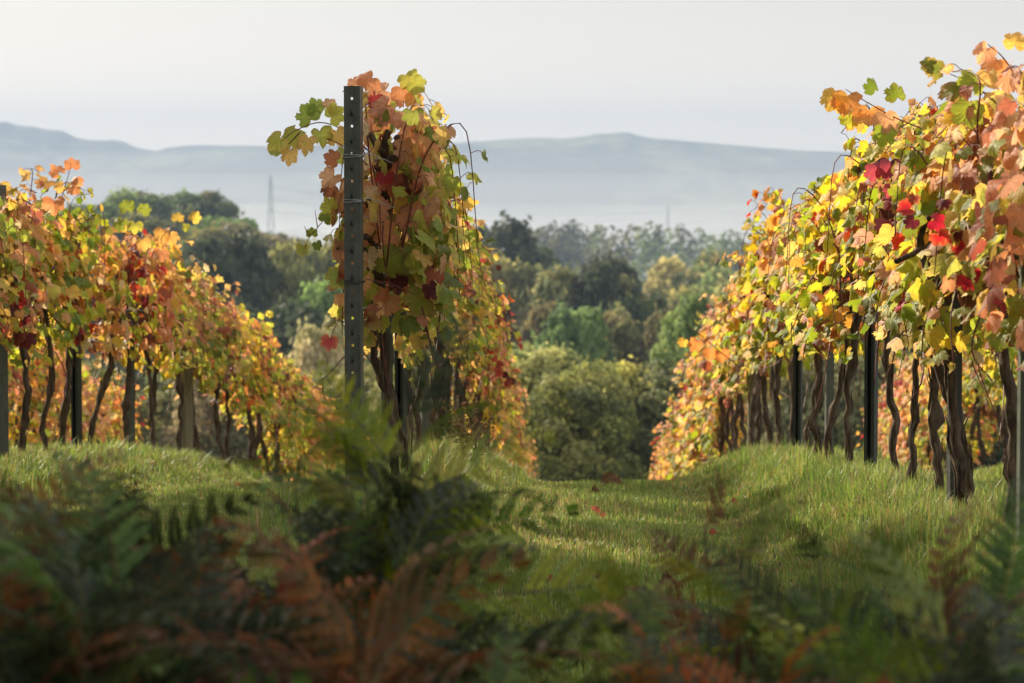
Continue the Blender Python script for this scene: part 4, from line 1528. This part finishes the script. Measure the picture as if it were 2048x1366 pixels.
fallen(1190, 1020, 14.3, 17, 'rust', "rusty orange fallen vine leaf on the grass lane near its crest", 1)
fallen(1203, 1026, 14.1, 14, 'rust', "small rusty fallen leaf beside the orange one on the lane", 2)
fallen(1425, 1072, 12.4, 16, 'rust', "rusty fallen leaf at the foot of the right bank", 3)
fallen(70, 920, 15.6, 18, 'orange', "orange fallen leaf in the grass under the left row", 4)
fallen(1100, 1150, 9.9, 16, 'rust', "tiny rusty leaf on the lane nearer the ferns", 6)


for q_, (px_, py_, d_, t_) in enumerate([(1470, 965, 14.5, "beside the low grass hump at the foot of the right bank"), (1600, 985, 12.6, "in the grass of the right bank below the slim dark post"),
                                          (1770, 1000, 11.9, "in the grass just right of the black channel post"), (930, 985, 14.2, "on the bank in front of the dried weed"), (880, 1020, 12.9, "in the grass right of the front post foot"),
                                          (300, 960, 19.0, "in the grass below the grey left row post"), (480, 985, 18.0, "on the left lane near its crest")]):
    fallen(px_, py_, d_, 15, ['rust', 'brown', 'gold'][q_ % 3], ['rusty', 'brown', 'yellow'][q_ % 3] + " fallen leaf " + t_, 20 + q_)


def soil_patch(px, d, w, h, label, seed):
    r = np.random.default_rng(seed)
    p = at(px, 980, d)
    n, m = 22, 8
    V, Q = [], []
    for i in range(m):
        t = i / (m - 1)
        for j in range(n):
            a = j / n * 6.283
            rr = w * t * (1 + 0.25 * math.sin(3 * a + seed) + r.normal(0, .08))
            x, y = p[0] + rr * math.cos(a), d + 0.6 * rr * math.sin(a)
            V.append((x, y, float(ground(x, y)) - 0.012 + h * (1 - t * t) + abs(r.normal(0, h * .22)) * (t < .98) + 0.02 * (1 - t)))
    for i in range(m - 1):
        for j in range(n):
            Q.append((i * n + j, i * n + (j + 1) % n, (i + 1) * n + (j + 1) % n, (i + 1) * n + j))
    o = link("soil_patch", mesh_np("soil_patch", V, Q), M['soil'])
    tag(o, label, "soil")


soil_patch(1220, 18.3, 0.085, 0.075, "brown clump of turned soil on the crest of the lane", 1)
soil_patch(1335, 10.1, 0.06, 0.05, "bare brown soil patch on the near part of the lane", 2)
soil_patch(1190, 16.6, 0.05, 0.05, "smaller brown soil patch just before the lane crest", 3)
soil_patch(1440, 10.2, 0.04, 0.05, "small soil patch right of the bare brown one", 4)


# ------------------------------------------------------------------ bracken in the shaded foreground
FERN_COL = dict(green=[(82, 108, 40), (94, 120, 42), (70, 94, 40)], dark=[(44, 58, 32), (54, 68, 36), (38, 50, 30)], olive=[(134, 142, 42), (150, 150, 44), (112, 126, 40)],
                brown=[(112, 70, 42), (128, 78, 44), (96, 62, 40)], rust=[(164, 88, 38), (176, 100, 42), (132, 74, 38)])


def frond_mesh(seed, kind, L=0.55, wide=0.2, droop=0.5):
    """twice-divided frond lying along +x, arching down; returns leaf mesh and rib mesh"""
    r = np.random.default_rng(seed)
    rib = MB()
    n = 10
    t = np.linspace(0, 1, 40)
    ax = np.stack([L * t * (1 - 0.12 * t * t * droop), 0.02 * np.sin(t * 4 + seed), L * (0.35 * t - (0.35 + 0.6 * droop) * t * t * 0.8)], -1)
    rib.tube(ax[::4], np.linspace(.0032, .0008, 10), 5)
    P, A, Bv, S_, C = [], [], [], [], []
    base = np.array([lin(*c) for c in FERN_COL[kind]])
    for i in range(n):
        u = 0.08 + 0.9 * i / (n - 1)
        k = int(u * 39)
        o = ax[k]
        tan = unit(ax[min(k + 1, 39)] - ax[max(k - 1, 0)])
        ln = wide * (1 - u) ** 0.75 * (1.0 if u > .15 else .85) * r.uniform(.85, 1.1) + 0.008
        for s in (-1, 1):
            dirn = unit(np.array([0.45, s * 1.0, 0]) + tan * 0.3 + np.array([0, 0, r.normal(0.05, .12)]))
            end_d = np.array([0, 0, -0.28 * ln])
            m = max(4, int(ln / 0.0105))
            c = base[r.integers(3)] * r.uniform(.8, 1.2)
            pts = [o + dirn * ln * (j / m) + end_d * (j / m) ** 2 for j in range(m + 1)]
            rib.tube([pts[0], pts[m // 2], pts[m]], [.0014, .001, .0005], 4, 0, False)
            for j in range(1, m + 1):
                v_ = j / m
                pl = (0.016 + 0.05 * ln) * (1 - v_) ** .55 + 0.005
                for s2 in (-1, 1):
                    dd = unit(tan * s2 * 1.0 + dirn * 0.35 + np.array([0, 0, r.normal(-.1, .2)]))
                    P.append(pts[j])
                    A.append(dd * pl * r.uniform(.8, 1.15))
                    Bv.append(dirn * 0.0098 * (1.1 - .5 * v_))
                    C.append(c * r.uniform(.8, 1.2))
    P, A, Bv, C = map(np.array, (P, A, Bv, C))
    mid = P + A * 0.45 + np.array([0, 0, 0.002])
    V = np.stack([P, mid - Bv, P + A, mid + Bv], 1).reshape(-1, 3)
    lm = mesh_np("leaflets", V, np.arange(len(V)).reshape(-1, 4), np.repeat(C, 4, 0))
    lm.materials.append(M['fern'])
    rm = rib.mesh("rib")
    rm.materials.append(M['stalk'])
    return lm, rm


FR = {k: [frond_mesh(700 + 20 * i + j, k, droop=[.25, .5, .8][j]) for j in range(3)] for i, k in enumerate(FERN_COL)}


def fern(px, py, d, kinds, label, group, nfr=5, size=1.0, az0=None, up=0.0):
    """a bracken plant whose top is seen near photo pixel (px, py) at depth d"""
    d *= 1.65
    size *= 0.92
    nfr += 1
    top = at(px, py, d)
    zb = float(ground(top[0], d))
    o = empty("bracken_fern", (top[0], d, zb))
    H = max(top[2] - zb - 0.12 * size, 0.12)
    b = MB()
    b.tube(bez([(0, 0, -0.05), (0.02, 0.01, H * .5), (0, 0, H)], 10), np.linspace(.0042, .0028, 10), 6)
    b.build("stalk", M['stalk'], o)
    a0 = rng.uniform(0, 6.28) if az0 is None else az0
    tilt = rng.normal(0, 0.25)
    npair = nfr
    for i in range(npair):
        u = i / max(npair - 1, 1)
        for s in ((-1, 1) if i < npair - 1 else (1,)):
            k = kinds[int(rng.integers(len(kinds)))]
            lm, rm = FR[k][rng.integers(3)]
            f = link("frond", lm, None, o)
            f.location = (0, 0, H * (0.42 + 0.58 * u))
            pitch = (0.15 + 0.5 * u + rng.normal(0, .15) + up) if i < npair - 1 else 0.9
            az = a0 + (0 if s > 0 else math.pi) + rng.normal(0, .25) + tilt * u
            f.rotation_euler = (rng.normal(0, .8), -pitch, az)
            q = size * rng.uniform(.8, 1.15) * (1.15 - 0.55 * u)
            f.scale = (q, q, q)
            link("rib", rm, None, f)
    tag(o, label, "fern", group)
    return o


def build_ferns():
    gl = "bracken ferns in the dark mass at the lower left"
    # dense shaded mass, bottom left
    r = np.random.default_rng(21)
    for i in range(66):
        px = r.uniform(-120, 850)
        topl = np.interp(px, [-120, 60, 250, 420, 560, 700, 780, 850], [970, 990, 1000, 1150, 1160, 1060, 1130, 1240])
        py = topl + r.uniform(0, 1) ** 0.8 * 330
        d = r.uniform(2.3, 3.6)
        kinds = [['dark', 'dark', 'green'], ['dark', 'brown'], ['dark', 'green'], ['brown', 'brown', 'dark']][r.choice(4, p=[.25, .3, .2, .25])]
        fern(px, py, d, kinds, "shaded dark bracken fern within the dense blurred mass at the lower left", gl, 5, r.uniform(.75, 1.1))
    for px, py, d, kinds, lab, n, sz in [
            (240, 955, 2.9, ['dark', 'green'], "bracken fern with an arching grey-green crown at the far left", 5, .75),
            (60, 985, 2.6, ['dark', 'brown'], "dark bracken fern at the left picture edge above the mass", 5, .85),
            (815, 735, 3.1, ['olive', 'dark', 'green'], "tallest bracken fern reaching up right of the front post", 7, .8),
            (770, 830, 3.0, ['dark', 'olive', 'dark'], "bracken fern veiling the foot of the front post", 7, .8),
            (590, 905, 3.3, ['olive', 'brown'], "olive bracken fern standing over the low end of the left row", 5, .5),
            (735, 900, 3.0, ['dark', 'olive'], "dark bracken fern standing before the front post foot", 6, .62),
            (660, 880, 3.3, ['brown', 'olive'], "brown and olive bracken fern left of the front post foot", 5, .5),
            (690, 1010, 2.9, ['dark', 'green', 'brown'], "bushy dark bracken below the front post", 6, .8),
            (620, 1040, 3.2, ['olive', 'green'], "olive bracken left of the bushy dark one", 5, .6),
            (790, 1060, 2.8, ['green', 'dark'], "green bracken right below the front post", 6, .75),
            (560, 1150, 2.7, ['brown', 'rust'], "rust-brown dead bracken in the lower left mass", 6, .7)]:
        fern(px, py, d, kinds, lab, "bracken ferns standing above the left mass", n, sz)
    fern(870, 1120, 2.6, ['dark'], "dark bracken with one flat frond pointing right over the lane", "bracken ferns standing above the left mass", 3, .8, az0=0.1, up=-0.15)
    for i in range(12):
        px = r.uniform(1180, 2100)
        py = np.interp(px, [1080, 1250, 1350, 1450, 1600, 1800, 2100], [1300, 1200, 1180, 1150, 1160, 1130, 1080]) + r.uniform(0, 1) * 270
        kinds = [['dark', 'green'], ['olive', 'green'], ['brown', 'olive'], ['rust', 'brown'], ['dark', 'brown']][r.choice(5, p=[.3, .2, .2, .1, .2])]
        fern(px, py, r.uniform(2.4, 3.1), kinds, "blurred bracken fern in the open patch at the lower right", "bracken ferns in the open patch at lower right", 4, r.uniform(.5, .75))
    # right side: sparser, browner
    for px, py, d, kinds, lab, n, sz in [
            (1250, 1130, 2.9, ['olive', 'green'], "olive green upright bracken at the lower centre right", 6, .55),
            (1190, 1210, 2.7, ['brown', 'olive'], "brown and olive bracken left of the upright olive one", 5, .5),
            (1300, 1250, 2.6, ['olive', 'rust'], "olive bracken with rusty fronds at the bottom centre right", 6, .6),
            (1410, 985, 3.2, ['brown'], "thin brown withered bracken reaching over the right lane edge", 4, .52),
            (1480, 1060, 3.0, ['brown', 'olive'], "brown and green bracken below the withered brown one", 5, .5),
            (1440, 1220, 2.7, ['rust', 'brown'], "rust-orange dead bracken at the bottom right of the lane", 5, .42),
            (1560, 1150, 2.7, ['dark', 'green'], "dark green bracken over the right bank", 5, .6),
            (1670, 1200, 2.6, ['dark', 'brown', 'olive'], "dark bracken with brown tips low on the right bank", 6, .65),
            (1640, 1060, 3.1, ['dark'], "grey-green single bracken spray below the black channel post", 3, .5),
            (1800, 1090, 2.8, ['dark', 'green'], "dark bracken below the right row trunks", 5, .65),
            (1900, 1130, 2.6, ['dark', 'brown'], "dark brown bracken near the lower right corner", 6, .75),
            (2000, 1080, 2.7, ['dark', 'green', 'brown'], "dark bracken at the right picture edge", 6, .75),
            (1760, 1250, 2.4, ['dark', 'green'], "dark bracken in the lower right mass left side", 6, .7),
            (1560, 1290, 2.4, ['rust', 'olive'], "rusty olive bracken at the bottom edge right of centre", 5, .6),
            (1960, 1260, 2.4, ['dark'], "darkest bracken at the lower right corner", 6, .85),
            (1100, 1400, 2.3, ['dark'], "dark low bracken along the bottom edge at centre", 6, .6),
            (960, 1385, 2.3, ['dark', 'green'], "dark low bracken along the bottom edge left of centre", 6, .65),
            (1220, 1400, 2.3, ['dark', 'olive'], "low dark olive bracken along the bottom edge right of centre", 6, .6),
            (1400, 1370, 2.3, ['brown', 'dark'], "low brown bracken at the bottom edge below the rust-orange one", 6, .6)]:
        fern(px, py, d, kinds, lab, "bracken ferns at the lower right", n, sz)


build_ferns()


# ------------------------------------------------------------------ haze and valley mist
def volume(name, V, Q, dens, color, label, aniso=0.0):
    o = link(name, mesh_np(name, V, Q))
    m = bpy.data.materials.new(name)
    m.use_nodes = True
    t = m.node_tree
    t.nodes.clear()
    pv = t.nodes.new("ShaderNodeVolumePrincipled")
    pv.inputs['Density'].default_value = dens
    pv.inputs['Color'].default_value = (*color, 1)
    pv.inputs['Anisotropy'].default_value = aniso
    out = t.nodes.new("ShaderNodeOutputMaterial")
    t.links.new(pv.outputs[0], out.inputs['Volume'])
    o.data.materials.append(m)
    tag(o, label, "haze", kind="stuff")
    return o


mb = MB()
mb.box((0, 2480, 35), (4900, 5100, 184))
volume("haze", np.vstack(mb.V), np.vstack(mb.Q), 0.0003, (0.35, 0.455, 0.62), "thin pale autumn haze filling the air over the whole view", 0.2)

# mist lying in layers on the valley floor: flattened closed lenses one over the other
nx, ny = 24, 24
gx = np.linspace(-1, 1, nx)
gy = np.linspace(-1, 1, ny)
X, Y = np.meshgrid(gx, gy)
edge = np.clip((1 - np.abs(X) ** 8), 0, 1) * np.clip((1 - np.abs(Y) ** 3), 0, 1) ** 0.6
for k, (h, dn, wy) in enumerate(((16, 0.0004, 1250), (26, 0.0003, 1270), (38, 0.0002, 1290), (68, 0.00012, 1310), (86, 0.00008, 1330), (104, 0.00005, 1350))):
    z0 = -57.0 - 0.12 * k
    top = np.stack([X * (2300 + 5 * k), 2600 + Y * wy, z0 + 0.5 + h * edge], -1).reshape(-1, 3)
    bot = np.stack([X * (2300 + 5 * k), 2600 + Y * wy, np.full_like(X, z0)], -1).reshape(-1, 3)
    i, j = np.meshgrid(np.arange(ny - 1), np.arange(nx - 1), indexing='ij')
    qt = np.stack([i * nx + j, i * nx + j + 1, (i + 1) * nx + j + 1, (i + 1) * nx + j], -1).reshape(-1, 4)
    qb = qt[:, ::-1] + nx * ny
    ring = np.array([a for a in range(nx)] + [q * nx + nx - 1 for q in range(1, ny)] + [(ny - 1) * nx + a for a in range(nx - 2, -1, -1)] + [q * nx for q in range(ny - 2, 0, -1)])
    r2 = np.roll(ring, -1)
    qs = np.stack([ring, ring + nx * ny, r2 + nx * ny, r2], -1)
    lv = ["lowest", "second lowest", "middle lower", "middle upper", "second highest", "highest thin"][k]
    volume("valley_mist", np.vstack([top, bot]), np.vstack([qt, qb, qs]), dn, (0.95, 0.95, 0.93), f"{lv} layer of pale mist lying over the valley before the hills", 0.2)
